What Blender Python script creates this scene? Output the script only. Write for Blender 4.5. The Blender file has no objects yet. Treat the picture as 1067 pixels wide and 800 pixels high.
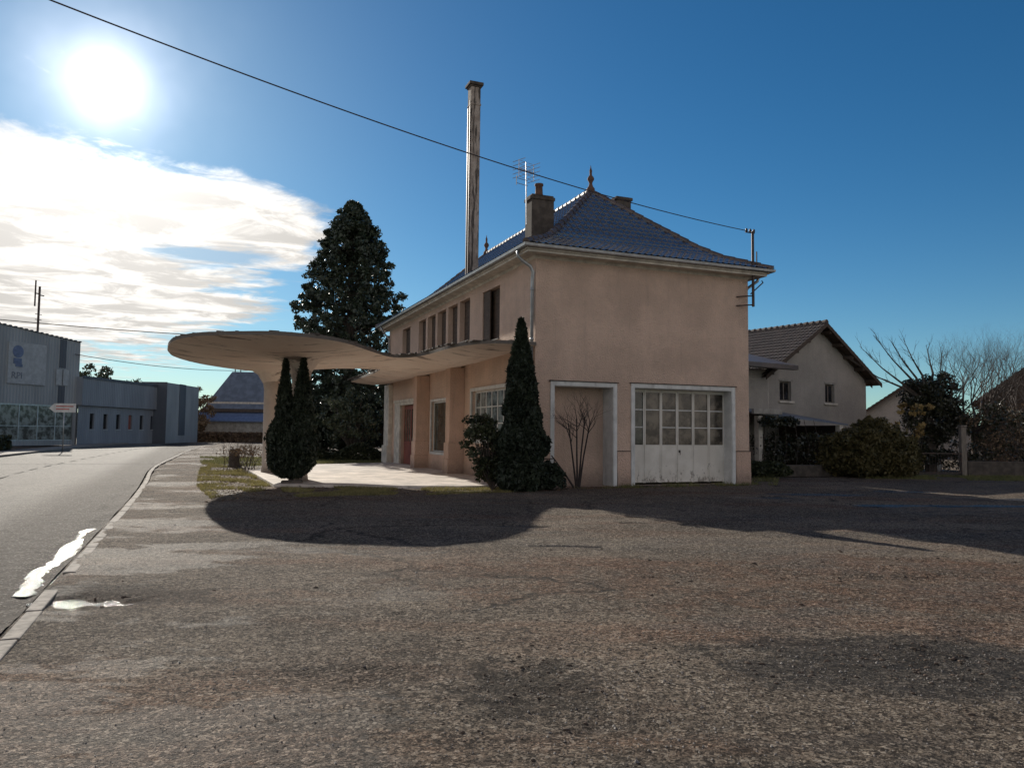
import bpy, bmesh, math, random
import numpy as np
from mathutils import Vector, Matrix, noise
R = math.radians
rng = random.Random(7)
nr = np.random.RandomState(11)
scene = bpy.context.scene
col = scene.collection

# ------------------------------------------------------------------ camera
cam_d = bpy.data.cameras.new('camera'); cam = bpy.data.objects.new('camera', cam_d); col.objects.link(cam)
scene.camera = cam
cam_d.sensor_width = 36.0; cam_d.lens = 36.0*804.48/1067.0
cam_d.clip_start = 0.05; cam_d.clip_end = 4000
PIT, ROLL = .063337, .0105
F = Vector((0, math.cos(PIT), math.sin(PIT)))
R0 = Vector((1, 0, 0)); U0 = Vector((0, -math.sin(PIT), math.cos(PIT)))
RR = R0*math.cos(ROLL)+U0*math.sin(ROLL); UU = -R0*math.sin(ROLL)+U0*math.cos(ROLL)
cam.matrix_world = Matrix(((RR.x, UU.x, -F.x, 0), (RR.y, UU.y, -F.y, 0), (RR.z, UU.z, -F.z, 1.6), (0, 0, 0, 1)))
def at(px, py, Y):                      # the place at depth Y seen towards a pixel of the photograph (used to measure it)
    d = F+RR*((px-533.5)/804.48)+UU*((400-py)/804.48)
    return Vector((0, 0, 1.6))+d*(Y/d.y)

# ------------------------------------------------------------------ objects
def tag(o, label=None, cat=None, group=None, kind=None):
    if label: o['label'] = label
    if cat: o['category'] = cat
    if group: o['group'] = group
    if kind: o['kind'] = kind
    return o
def link(o, parent=None):
    col.objects.link(o)
    if parent is not None: o.parent = parent
    return o
def empty(name, loc=(0, 0, 0), rz=0.0, label=None, cat=None, group=None):
    o = bpy.data.objects.new(name, None); o.location = loc; o.rotation_euler = (0, 0, rz)
    o.empty_display_size = .2
    link(o); return tag(o, label, cat, group)
def mesh_obj(name, verts, faces, m, parent=None, smooth=False):
    me = bpy.data.meshes.new(name); me.from_pydata([tuple(v) for v in verts], [], faces); me.update()
    if m: me.materials.append(m)
    if smooth: me.polygons.foreach_set('use_smooth', [True]*len(me.polygons))
    return link(bpy.data.objects.new(name, me), parent)
class MB:
    def __init__(s): s.v = []; s.f = []
    def add(s, v, f):
        n = len(s.v); s.v += [tuple(p) for p in v]; s.f += [tuple(i+n for i in q) for q in f]
    def box(s, x0, x1, y0, y1, z0, z1):
        s.add([(x0,y0,z0),(x1,y0,z0),(x1,y1,z0),(x0,y1,z0),(x0,y0,z1),(x1,y0,z1),(x1,y1,z1),(x0,y1,z1)],
              [(0,3,2,1),(4,5,6,7),(0,1,5,4),(1,2,6,5),(2,3,7,6),(3,0,4,7)])
        return s
    def tube(s, pts, rad, n=6, cap=True):
        pts = [Vector(p) for p in pts]
        if not hasattr(rad, '__len__'): rad = [rad]*len(pts)
        base = len(s.v); 
        for i, p in enumerate(pts):
            d = (pts[min(i+1, len(pts)-1)]-pts[max(i-1, 0)]).normalized()
            a = Vector((0,0,1)) if abs(d.z) < .95 else Vector((1,0,0))
            u = d.cross(a).normalized(); w = d.cross(u)
            for k in range(n):
                t = 2*math.pi*k/n; q = p+(u*math.cos(t)+w*math.sin(t))*rad[i]; s.v.append(tuple(q))
        for i in range(len(pts)-1):
            for k in range(n):
                a0 = base+i*n+k; a1 = base+i*n+(k+1) % n
                s.f.append((a0, a1, a1+n, a0+n))
        if cap:
            s.f.append(tuple(base+k for k in range(n))[::-1]); s.f.append(tuple(base+(len(pts)-1)*n+k for k in range(n)))
        return s
    def lathe(s, prof, c=(0,0,0), n=16):
        base = len(s.v)
        for (r, z) in prof:
            for k in range(n):
                t = 2*math.pi*k/n; s.v.append((c[0]+r*math.cos(t), c[1]+r*math.sin(t), c[2]+z))
        for i in range(len(prof)-1):
            for k in range(n):
                a0 = base+i*n+k; a1 = base+i*n+(k+1) % n
                s.f.append((a0, a1, a1+n, a0+n))
        s.f.append(tuple(base+k for k in range(n))[::-1]); s.f.append(tuple(base+(len(prof)-1)*n+k for k in range(n)))
        return s
    def xf(s, M):
        s.v = [tuple(M @ Vector(p)) for p in s.v]; return s
    def build(s, name, m, parent=None, smooth=False, bevel=0):
        o = mesh_obj(name, s.v, s.f, m, parent, smooth)
        if bevel:
            b = o.modifiers.new('bevel', 'BEVEL'); b.width = bevel; b.segments = 2; b.limit_method = 'ANGLE'
        return o
def prism(poly, z0, z1, mb=None):
    mb = mb or MB(); n = len(poly)
    mb.add([(x, y, z0) for x, y in poly]+[(x, y, z1) for x, y in poly],
           [tuple(range(n))[::-1], tuple(range(n, 2*n))]+[(i, (i+1) % n, n+(i+1) % n, n+i) for i in range(n)])
    return mb
def wall_panel(mb, o, u, w, L, H, holes, depth):
    """wall face from o along unit u (length L), height H, outward normal w; rectangular holes (a,b,z0,z1) with reveals"""
    o = Vector(o); u = Vector(u); w = Vector(w); up = Vector((0,0,1))
    xs = sorted({0, L}|{h[0] for h in holes}|{h[1] for h in holes}); zs = sorted({0, H}|{h[2] for h in holes}|{h[3] for h in holes})
    for i in range(len(xs)-1):
        for j in range(len(zs)-1):
            cx, cz = (xs[i]+xs[i+1])/2, (zs[j]+zs[j+1])/2
            if any(h[0] < cx < h[1] and h[2] < cz < h[3] for h in holes): continue
            mb.add([o+u*xs[i]+up*zs[j], o+u*xs[i+1]+up*zs[j], o+u*xs[i+1]+up*zs[j+1], o+u*xs[i]+up*zs[j+1]], [(0,1,2,3)])
    for h in holes:
        a, b, z0, z1 = h[:4]; dd = h[4] if len(h) > 4 else depth
        P = [o+u*a+up*z0, o+u*b+up*z0, o+u*b+up*z1, o+u*a+up*z1]; Q = [p-w*dd for p in P]
        mb.add(P+Q, [(0,4,5,1),(1,5,6,2),(2,6,7,3),(3,7,4,0)])

# ------------------------------------------------------------------ materials
class NT:
    def __init__(s, tree): s.t = tree; s.n = tree.nodes; s.l = tree.links
    def node(s, typ, **kw):
        n = s.n.new(typ)
        for k, v in kw.items():
            if k == 'inp':
                for kk, vv in v.items():
                    if isinstance(vv, bpy.types.NodeSocket): s.l.new(vv, n.inputs[kk])
                    else: n.inputs[kk].default_value = vv
            else: setattr(n, k, v)
        return n
    def m(s, op, a, b=0.0, c=None, clamp=False):
        n = s.n.new('ShaderNodeMath'); n.operation = op; n.use_clamp = clamp
        for i, v in enumerate((a, b, c)):
            if v is None: continue
            if isinstance(v, bpy.types.NodeSocket): s.l.new(v, n.inputs[i])
            else: n.inputs[i].default_value = v
        return n.outputs[0]
    def ramp(s, v, lo, hi):
        n = s.node('ShaderNodeMapRange', interpolation_type='SMOOTHSTEP', inp={0: v, 1: lo, 2: hi, 3: 0.0, 4: 1.0}); return n.outputs[0]
    def mix(s, f, a, b, typ='MIX'):
        n = s.n.new('ShaderNodeMix'); n.data_type = 'RGBA'; n.blend_type = typ
        for k, v in ((0, f), (6, a), (7, b)):
            if isinstance(v, bpy.types.NodeSocket): s.l.new(v, n.inputs[k])
            else: n.inputs[k].default_value = v if k == 0 else (v[0], v[1], v[2], 1)
        return n.outputs[2]
    def noise(s, vec, scale, detail=4, rough=.55, out=0, dist=0.0, lac=2.0):
        n = s.node('ShaderNodeTexNoise', inp={'Scale': scale, 'Detail': detail, 'Roughness': rough, 'Distortion': dist, 'Lacunarity': lac})
        if vec is not None: s.l.new(vec, n.inputs['Vector'])
        return n.outputs[out]
    def voro(s, vec, scale, out=0, feat='F1', rand=1.0):
        n = s.node('ShaderNodeTexVoronoi', feature=feat, inp={'Scale': scale, 'Randomness': rand}); s.l.new(vec, n.inputs['Vector']); return n.outputs[out]
    def mapping(s, vec, scale=(1,1,1), loc=(0,0,0), rot=(0,0,0)):
        n = s.n.new('ShaderNodeMapping'); s.l.new(vec, n.inputs[0]); n.inputs['Scale'].default_value = scale
        n.inputs['Location'].default_value = loc; n.inputs['Rotation'].default_value = rot; return n.outputs[0]
    def sep(s, vec):
        n = s.n.new('ShaderNodeSeparateXYZ'); s.l.new(vec, n.inputs[0]); return n.outputs
    def bump(s, h, strength=.5, dist=.01, normal=None):
        n = s.node('ShaderNodeBump', inp={'Strength': strength, 'Distance': dist, 'Height': h})
        if normal is not None: s.l.new(normal, n.inputs['Normal'])
        return n.outputs[0]
def new_mat(name):
    m = bpy.data.materials.new(name); m.use_nodes = True; t = NT(m.node_tree)
    b = m.node_tree.nodes['Principled BSDF']; g = t.n.new('ShaderNodeTexCoord')
    return m, t, b, g.outputs['Object']
def simple(name, c, rough=.6, metal=0., vary=.18, scale=3., c2=None, bump=0., bscale=60., bdist=.004, grime=0., stretch=None, spec=.5):
    """plain procedural material: colour with mottling, optional second colour and bump"""
    m, t, b, vec = new_mat(name)
    v = t.mapping(vec, stretch) if stretch else vec
    f = t.noise(v, scale, 5, .6)
    f = t.ramp(f, .35, .68)
    a = tuple(x*(1-vary) for x in c); d = c2 if c2 else tuple(min(1, x*(1+vary)) for x in c)
    cc = t.mix(f, a, d)
    if grime > 0:
        g = t.ramp(t.noise(t.mapping(vec, (1.6, 1.6, .35)), 2.2, 6, .7), .5, .78)
        cc = t.mix(t.m('MULTIPLY', g, grime), cc, (.05, .045, .04))
    t.l.new(cc, b.inputs['Base Color']); b.inputs['Roughness'].default_value = rough; b.inputs['Metallic'].default_value = metal
    b.inputs['Specular IOR Level'].default_value = spec
    if bump: t.l.new(t.bump(t.noise(vec, bscale, 5, .65), bump, bdist), b.inputs['Normal'])
    return m
def leaf_mat(name, c1, c2, rough=.55, trans=.15, spec=.35):
    m, t, b, vec = new_mat(name)
    g = t.n.new('ShaderNodeNewGeometry')
    f = g.outputs['Random Per Island']
    big = t.ramp(t.noise(vec, 1.3, 3), .35, .65)
    cc = t.mix(f, c1, c2); cc = t.mix(t.m('MULTIPLY', big, .45), cc, tuple(x*1.5 for x in c2))
    t.l.new(cc, b.inputs['Base Color']); b.inputs['Roughness'].default_value = rough; b.inputs['Specular IOR Level'].default_value = spec
    if trans:
        tr = t.n.new('ShaderNodeBsdfTranslucent'); t.l.new(cc, tr.inputs[0])
        mx = t.n.new('ShaderNodeMixShader'); mx.inputs[0].default_value = trans
        t.l.new(b.outputs[0], mx.inputs[1]); t.l.new(tr.outputs[0], mx.inputs[2])
        t.l.new(mx.outputs[0], m.node_tree.nodes['Material Output'].inputs[0])
    return m
M = {}
# --- render (crepi)
def stucco(name, c, dirty=.35):
    m, t, b, vec = new_mat(name)
    n1 = t.ramp(t.noise(vec, .55, 6, .65), .38, .66); n2 = t.noise(vec, 7, 5, .7)
    cc = t.mix(n1, tuple(x*.86 for x in c), tuple(x*1.1 for x in c)); cc = t.mix(t.m('MULTIPLY', t.ramp(n2, .45, .7), .22), cc, tuple(x*.7 for x in c))
    fine = t.ramp(t.voro(vec, 70), .1, .6); cc = t.mix(t.m('MULTIPLY', fine, .16), cc, tuple(x*.55 for x in c))
    z = t.sep(vec)[2]
    streak = t.m('MULTIPLY', t.ramp(t.noise(t.mapping(vec, (2.5, 2.5, .18)), 2.0, 6, .7), .52, .75), dirty)
    cc = t.mix(streak, cc, tuple(x*.5 for x in c))
    foot = t.m('MULTIPLY', t.m('SUBTRACT', 1.0, t.ramp(t.m('ADD', z, t.m('MULTIPLY', n2, .8)), .35, 1.1)), .55)
    cc = t.mix(foot, cc, (.13, .11, .095))
    t.l.new(cc, b.inputs['Base Color']); b.inputs['Roughness'].default_value = .92; b.inputs['Specular IOR Level'].default_value = .2
    h = t.m('ADD', t.noise(vec, 55, 6, .7), t.m('MULTIPLY', t.voro(vec, 26), .9))
    t.l.new(t.bump(h, 1.0, .025), b.inputs['Normal'])
    return m
M['pink'] = stucco('pink_render', (.74, .545, .43))
M['pinkbase'] = stucco('pink_plinth', (.72, .51, .40), .5)
M['creampink'] = stucco('cream_pink_render', (.72, .61, .53), .3)
M['grey_render'] = stucco('grey_render', (.47, .43, .385), .25)
M['cream'] = simple('cream_paint', (.62, .57, .49), .7, grime=.35, bump=.2, bscale=30)
M['white'] = simple('old_white_paint', (.66, .66, .64), .55, vary=.1, grime=.5, bump=.15, bscale=40)
def door_paint():
    m, t, b, vec = new_mat('peeling_white_paint')
    z = t.sep(vec)[2]; n = t.noise(t.mapping(vec, (3, 3, .8)), 5, 7, .75)
    peel = t.m('MULTIPLY', t.ramp(t.m('SUBTRACT', t.noise(t.mapping(vec, (1.6, 1, .9)), 4.5, 8, .8), t.m('MULTIPLY', z, .15)), .49, .57), .7)
    cc = t.mix(t.ramp(t.noise(vec, 1.5, 4), .4, .6), (.66, .62, .55), (.76, .72, .65)); cc = t.mix(peel, cc, (.12, .09, .07))
    t.l.new(cc, b.inputs['Base Color']); b.inputs['Roughness'].default_value = .6
    t.l.new(t.bump(peel, .3, .004), b.inputs['Normal']); return m
M['doorpaint'] = door_paint()
M['concrete'] = simple('weathered_concrete', (.34, .32, .285), .9, vary=.22, scale=2.5, bump=.5, bscale=40, grime=.5)
def canopy_mat():
    m, t, b, vec = new_mat('canopy_plaster')
    n = t.noise(vec, .7, 6, .6); cc = t.mix(t.ramp(n, .35, .7), (.74, .61, .52), (.80, .69, .60))
    st = t.ramp(t.noise(t.mapping(vec, (.55, 2.2, 1)), 1.2, 7, .72), .56, .63)
    cc = t.mix(t.m('MULTIPLY', st, .75), cc, (.14, .10, .085))
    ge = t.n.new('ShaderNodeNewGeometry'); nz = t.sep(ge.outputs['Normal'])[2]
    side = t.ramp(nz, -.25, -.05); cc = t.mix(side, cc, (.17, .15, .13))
    fl = t.ramp(t.noise(vec, 9, 5, .7), .6, .68); cc = t.mix(t.m('MULTIPLY', fl, .3), cc, (.62, .55, .5))
    t.l.new(cc, b.inputs['Base Color']); b.inputs['Roughness'].default_value = .9; b.inputs['Specular IOR Level'].default_value = .2
    t.l.new(t.bump(t.m('ADD', t.noise(vec, 22, 6, .7), t.m('MULTIPLY', st, .5)), .6, .02), b.inputs['Normal']); return m
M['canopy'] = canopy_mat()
def tile_mat(name, c1, c2, rough, moss=.35, ior=1.5):
    m, t, b, vec = new_mat(name)
    c = t.voro(vec, 3.6, 1); f = t.sep(c)[0]
    cc = t.mix(f, c1, c2); l = t.ramp(t.noise(vec, 4, 6, .7), .52, .68); cc = t.mix(t.m('MULTIPLY', l, moss), cc, (.16, .15, .12))
    t.l.new(cc, b.inputs['Base Color']); t.l.new(t.m('ADD', rough, t.m('MULTIPLY', l, .25)), b.inputs['Roughness'])
    b.inputs['Specular IOR Level'].default_value = .8; b.inputs['IOR'].default_value = ior
    t.l.new(t.bump(t.noise(vec, 45, 4), .3, .004), b.inputs['Normal']); return m
M['tile'] = tile_mat('interlocking_tile', (.045, .058, .10), (.075, .092, .15), .10, .12, 2.2)  # blue sheen of the sky put into the tile base colour
M['tile_old'] = tile_mat('old_roof_tile', (.045, .033, .028), (.09, .062, .05), .75, .35)
M['tile_ridge'] = tile_mat('ridge_tile', (.06, .045, .042), (.12, .085, .072), .45, .4)
M['zinc'] = simple('zinc', (.38, .40, .42), .38, .75, vary=.15, scale=6)
M['darkmetal'] = simple('rusty_dark_metal', (.05, .045, .045), .5, .4, vary=.3, scale=9, c2=(.10, .06, .045))
M['alu'] = simple('aluminium_rod', (.55, .56, .58), .35, .8)
M['brick_stack'] = simple('sooty_render', (.085, .070, .058), .92, vary=.3, scale=4, bump=.6, bscale=25, grime=.6)
def stack_mat():
    m, t, b, vec = new_mat('stained_flue_render')
    n = t.noise(t.mapping(vec, (5, 5, .45)), 1.6, 7, .7); soot = t.ramp(n, .50, .56); z = t.sep(vec)[2]
    cc = t.mix(t.ramp(t.noise(vec, 3, 5), .4, .6), (.30, .25, .21), (.42, .36, .31)); cc = t.mix(t.m('MULTIPLY', soot, .88), cc, (.045, .038, .034))
    t.l.new(cc, b.inputs['Base Color']); b.inputs['Roughness'].default_value = .9; t.l.new(t.bump(t.noise(vec, 20, 5), .5, .01), b.inputs['Normal']); return m
M['stack'] = stack_mat()
M['terra'] = simple('sooty_terracotta', (.12, .065, .045), .8, grime=.5)
M['red'] = simple('faded_red_door_paint', (.24, .07, .05), .5, vary=.2, grime=.4)
M['wood_dark'] = simple('dark_timber', (.075, .05, .035), .75, vary=.3, stretch=(1, 1, 6), bump=.3)
M['wood_grey'] = simple('grey_timber', (.20, .17, .14), .85, vary=.25, stretch=(6, 6, 1), bump=.3)
def glass(name, c, rough=.06, wob=.02):
    m, t, b, vec = new_mat(name)
    f = t.ramp(t.noise(vec, 2.1, 5, .65), .40, .60); cc = t.mix(f, tuple(x*.4 for x in c), tuple(x*1.9 for x in c)); t.l.new(cc, b.inputs['Base Color'])  # varied reflections and goods behind the panes painted as mottled base colour
    t.l.new(t.m('ADD', rough, t.m('MULTIPLY', t.ramp(t.noise(vec, 5, 5), .5, .8), .25)), b.inputs['Roughness'])
    b.inputs['Specular IOR Level'].default_value = .6
    t.l.new(t.bump(t.noise(vec, 1.6, 2), .12, wob), b.inputs['Normal']); return m
M['glass'] = glass('reflection_tinted_glass', (.085, .072, .055), .16)
M['glassdark'] = glass('dark_glass', (.012, .014, .018), .05)
M['glassgreen'] = glass('greenish_glass', (.03, .036, .03), .08)
M['shopglass'] = glass('shop_glass', (.13, .155, .155), .12)
M['curtain'] = simple('pale_curtain', (.42, .42, .43), .9, vary=.25, stretch=(9, 9, .4))
M['clad'] = None
def cladding(name, c):
    m, t, b, vec = new_mat(name)
    x = t.sep(vec)[0]; w = t.m('PINGPONG', t.m('MULTIPLY', x, 1.0), .16)
    cc = t.mix(t.ramp(t.noise(t.mapping(vec, (1, 1, .25)), .5, 5, .6), .35, .7), tuple(v*.85 for v in c), tuple(v*1.12 for v in c))
    cc = t.mix(t.m('MULTIPLY', t.ramp(w, .11, .15), .35), cc, tuple(v*.6 for v in c))
    t.l.new(cc, b.inputs['Base Color']); b.inputs['Roughness'].default_value = .55
    t.l.new(t.bump(w, .6, .3), b.inputs['Normal']); return m
M['clad'] = cladding('pale_blue_steel_cladding', (.30, .335, .36))
M['clad2'] = cladding('blue_grey_panels', (.25, .28, .32))
M['claddark'] = cladding('dark_blue_cladding', (.085, .10, .125))
M['sign_white'] = simple('faded_sign_white', (.36, .40, .43), .6, vary=.12)
M['sign_blue'] = simple('faded_sign_blue', (.13, .18, .30), .6); M['sign_faint'] = simple('faded_lettering', (.17, .20, .25), .6)
M['sign_red'] = simple('sign_red', (.5, .12, .10), .5)
M['slate'] = simple('blue_slate', (.13, .16, .21), .4, vary=.2, scale=1.2)
M['bark'] = simple('bark', (.085, .068, .055), .9, vary=.35, scale=9, bump=.8, bscale=30, bdist=.02)
M['twig'] = simple('grey_brown_twigs', (.085, .065, .055), .8, vary=.3)
M['twigred'] = simple('wet_dark_twigs', (.035, .025, .023), .7, vary=.3)
M['conifer'] = leaf_mat('conifer_needles', (.018, .028, .020), (.045, .062, .035), .45, .1, .6)
M['cypress'] = leaf_mat('cypress_scales', (.010, .017, .011), (.034, .044, .026), .55, .06, .35)
M['shrubleaf'] = leaf_mat('shrub_leaves', (.05, .065, .03), (.12, .13, .07), .35, .25, .7)
M['hedge'] = leaf_mat('hedge_leaves', (.02, .03, .016), (.06, .065, .03), .5, .1)
M['thuja'] = leaf_mat('bronze_thuja', (.036, .038, .016), (.115, .092, .035), .6, .15)
M['ivy'] = leaf_mat('ivy_leaves', (.012, .018, .009), (.045, .045, .022), .35, .1, .7)
M['ochre'] = leaf_mat('ochre_leaves', (.20, .13, .045), (.38, .27, .11), .6, .3)
M['drygrass'] = leaf_mat('winter_grass', (.10, .095, .035), (.30, .26, .11), .7, .3)
M['greengrass'] = leaf_mat('green_grass', (.07, .085, .03), (.20, .19, .075), .7, .3)
M['litter'] = leaf_mat('dead_leaves', (.07, .045, .03), (.22, .15, .09), .8, .1)
M['stonechip'] = leaf_mat('stone_chips', (.09, .08, .075), (.26, .235, .21), .8, 0)

# --- the lot: old asphalt worn to gravel
def lot_mat():
    m, t, b, vec = new_mat('worn_asphalt_and_gravel')
    P = vec
    big = t.noise(P, .16, 5, .6, dist=.6); mid = t.noise(P, .8, 6, .65, dist=.4); fin = t.noise(P, 9, 6, .75); pol = t.noise(P, .3, 4, .6, out=1)
    a = (.175, .148, .124); bb = (.26, .215, .172); red = (.215, .12, .078); dk = (.045, .045, .048); lt = (.29, .25, .20)
    cc = t.mix(t.ramp(big, .38, .62), a, bb)
    cc = t.mix(t.m('MULTIPLY', t.ramp(t.noise(t.mapping(P, (.35, 1.1, 1), (7, 3, 0)), .55, 6, .65), .5, .66), .75), cc, red)
    dkm = t.m('MULTIPLY', t.ramp(t.noise(t.mapping(P, (.5, 1.0, 1), (3.3, 9.1, 0)), .42, 7, .68), .515, .55), .66)
    cc = t.mix(dkm, cc, dk)
    ltm = t.m('MULTIPLY', t.ramp(t.noise(t.mapping(P, (.6, 1, 1), (23, 1, 0)), .5, 6, .6), .50, .62), .7)
    cc = t.mix(ltm, cc, lt)
    # loose dark chippings by the near right, tarmac bald patch
    s = t.sep(P)
    def blob(cx, cy, rx, ry, k=.35, lo=1.0, hi=.75, nz=mid):
        dx = t.m('DIVIDE', t.m('SUBTRACT', s[0], cx), rx); dy = t.m('DIVIDE', t.m('SUBTRACT', s[1], cy), ry)
        r = t.m('SQRT', t.m('ADD', t.m('MULTIPLY', dx, dx), t.m('MULTIPLY', dy, dy)))
        r = t.m('ADD', r, t.m('MULTIPLY', t.m('SUBTRACT', nz, .5), k*6))
        return t.m('SUBTRACT', 1.0, t.ramp(r, hi, lo+.15))
    b1 = blob(3.0, 5.6, 1.5, .8, .4, nz=t.noise(P, 1.6, 7, .75)); cc = t.mix(t.m('MULTIPLY', b1, .8), cc, (.04, .043, .047))
    nzs = t.noise(P, 3.2, 7, .75)
    b2 = blob(-1.1, 5.2, .55, .32, .5, nz=nzs); cc = t.mix(t.m('MULTIPLY', b2, .75), cc, (.05, .048, .045))
    b3 = blob(.1, 5.0, .42, .5, .8, nz=nzs); cc = t.mix(t.m('MULTIPLY', b3, .8), cc, (.04, .036, .032))
    b5 = blob(-4.2, 7.6, 1.6, .5, .5, nz=nzs); cc = t.mix(t.m('MULTIPLY', b5, .7), cc, (.035, .032, .03))
    b4 = blob(3.9, 8.7, 5.0, 1.6, .45, nz=t.noise(P, 1.1, 7, .75)); cc = t.mix(t.m('MULTIPLY', b4, .6), cc, (.17, .098, .066))
    # tyre / digger scratches
    sc = t.mapping(P, (1, 1, 1), (0, 0, 0), (0, 0, R(-38))); sx = t.sep(sc)
    scratch = t.m('MULTIPLY', t.ramp(t.m('PINGPONG', t.m('ADD', sx[1], t.m('MULTIPLY', mid, .02)), .028), .019, .026), t.m('MULTIPLY', b2, t.ramp(fin, .4, .55)))
    cc = t.mix(scratch, cc, (.02, .018, .016))
    # grain: clods, chippings and grit, dark and light
    v1 = t.voro(P, 95, 0); c1 = t.sep(t.voro(P, 95, 1)); v2 = t.voro(P, 180, 0); c2 = t.sep(t.voro(P, 180, 1)); c4 = t.sep(t.voro(P, 48, 1)); c3 = t.sep(t.voro(P, 24, 1)); v3 = t.voro(P, 24, 0)
    m1 = t.ramp(t.noise(P, 2.3, 6, .7, dist=.5), .38, .62); m2 = t.ramp(t.noise(P, 7.5, 6, .75), .40, .60); m3 = t.ramp(t.noise(P, 26, 6, .8), .40, .60)
    rough_area = t.ramp(t.noise(t.mapping(P, (.6, 1, 1), (4, 8, 0)), .6, 5, .65), .42, .60)
    rough_area = t.m('MAXIMUM', rough_area, t.m('MAXIMUM', b1, t.m('MAXIMUM', b3, t.m('MULTIPLY', b4, .8))))
    amp = t.m('ADD', .45, t.m('MULTIPLY', rough_area, .55))
    clod = t.m('MULTIPLY', t.ramp(t.noise(P, 14, 7, .85), .50, .60), amp)
    cc = t.mix(t.m('MULTIPLY', t.m('MULTIPLY', m1, amp), .58), cc, (.062, .050, .042)); cc = t.mix(t.m('MULTIPLY', t.m('MULTIPLY', m2, amp), .42), cc, (.05, .040, .035))
    cc = t.mix(t.m('MULTIPLY', t.m('SUBTRACT', 1.0, m3), .35), cc, (.33, .28, .225)); cc = t.mix(t.m('MULTIPLY', clod, .62), cc, (.028, .024, .022))
    cc = t.mix(t.m('MULTIPLY', t.ramp(c3[0], .84, .93), .55), cc, (.42, .37, .31)); cc = t.mix(t.m('MULTIPLY', t.m('MULTIPLY', t.ramp(c3[1], .7, .88), amp), .6), cc, (.03, .026, .024))
    cc = t.mix(t.m('MULTIPLY', t.ramp(c1[0], .76, .92), .5), cc, (.46, .41, .35)); cc = t.mix(t.m('MULTIPLY', t.ramp(c1[1], .62, .80), .9), cc, (.03, .027, .026))
    cc = t.mix(t.m('MULTIPLY', t.ramp(c2[0], .6, .95), .35), cc, (.32, .28, .24))
    cc = t.mix(t.m('MULTIPLY', t.ramp(c4[0], .70, .82), .75), cc, (.028, .024, .022)); cc = t.mix(t.m('MULTIPLY', t.ramp(c4[1], .90, .95), .6), cc, (.46, .42, .37))
    cc = t.mix(t.m('MULTIPLY', b1, .5), cc, (.035, .037, .041)); cc = t.mix(t.m('MULTIPLY', t.m('MAXIMUM', b5, b3), .5), cc, (.025, .022, .020))
    cc = t.mix(t.m('MULTIPLY', t.m('MULTIPLY', b4, t.ramp(t.noise(P, 1.7, 7, .75), .40, .60)), .6), cc, (1.10, .84, .72), 'MULTIPLY'); cc = t.mix(t.m('MULTIPLY', t.ramp(t.noise(t.mapping(P, (.35, 1.1, 1), (7, 3, 0)), .55, 6, .65), .48, .62), .35), cc, (1.1, .86, .76), 'MULTIPLY')
    cc = t.mix(1.0, cc, (1.36, 1.28, 1.18), 'MULTIPLY')
    # cracks
    cr = t.voro(t.mapping(t.node('ShaderNodeVectorMath', operation='ADD', inp={0: P, 1: t.noise(P, 2.0, 4, .6, out=1)}).outputs[0], (1, 1, .01)), .42, 0, 'DISTANCE_TO_EDGE')
    crk = t.m('MULTIPLY', t.m('SUBTRACT', 1.0, t.ramp(cr, .004, .02)), t.ramp(big, .48, .56)); cc = t.mix(t.m('MULTIPLY', crk, .7), cc, (.03, .028, .026))
    t.l.new(cc, b.inputs['Base Color'])
    t.l.new(t.m('SUBTRACT', .92, t.m('MULTIPLY', dkm, .25)), b.inputs['Roughness']); b.inputs['Specular IOR Level'].default_value = .10
    h = t.m('ADD', t.m('ADD', t.m('MULTIPLY', clod, -1.3), t.m('MULTIPLY', v3, -.9)), t.m('ADD', t.m('MULTIPLY', v1, -1.0), t.m('MULTIPLY', v2, -.4)))
    h = t.m('ADD', h, t.m('MULTIPLY', t.m('ADD', t.m('MULTIPLY', m2, .5), t.m('MULTIPLY', m3, .7)), t.m('MULTIPLY', amp, -.9)))
    h = t.m('ADD', h, t.m('ADD', t.m('MULTIPLY', fin, 1.6), t.m('MULTIPLY', t.noise(P, 32, 5, .7), .9)))
    h = t.m('SUBTRACT', h, t.m('MULTIPLY', scratch, 2.0)); h = t.m('SUBTRACT', h, t.m('MULTIPLY', crk, 1.5))
    t.l.new(t.bump(h, 1.0, .02), b.inputs['Normal']); return m
M['lot'] = lot_mat()
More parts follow.
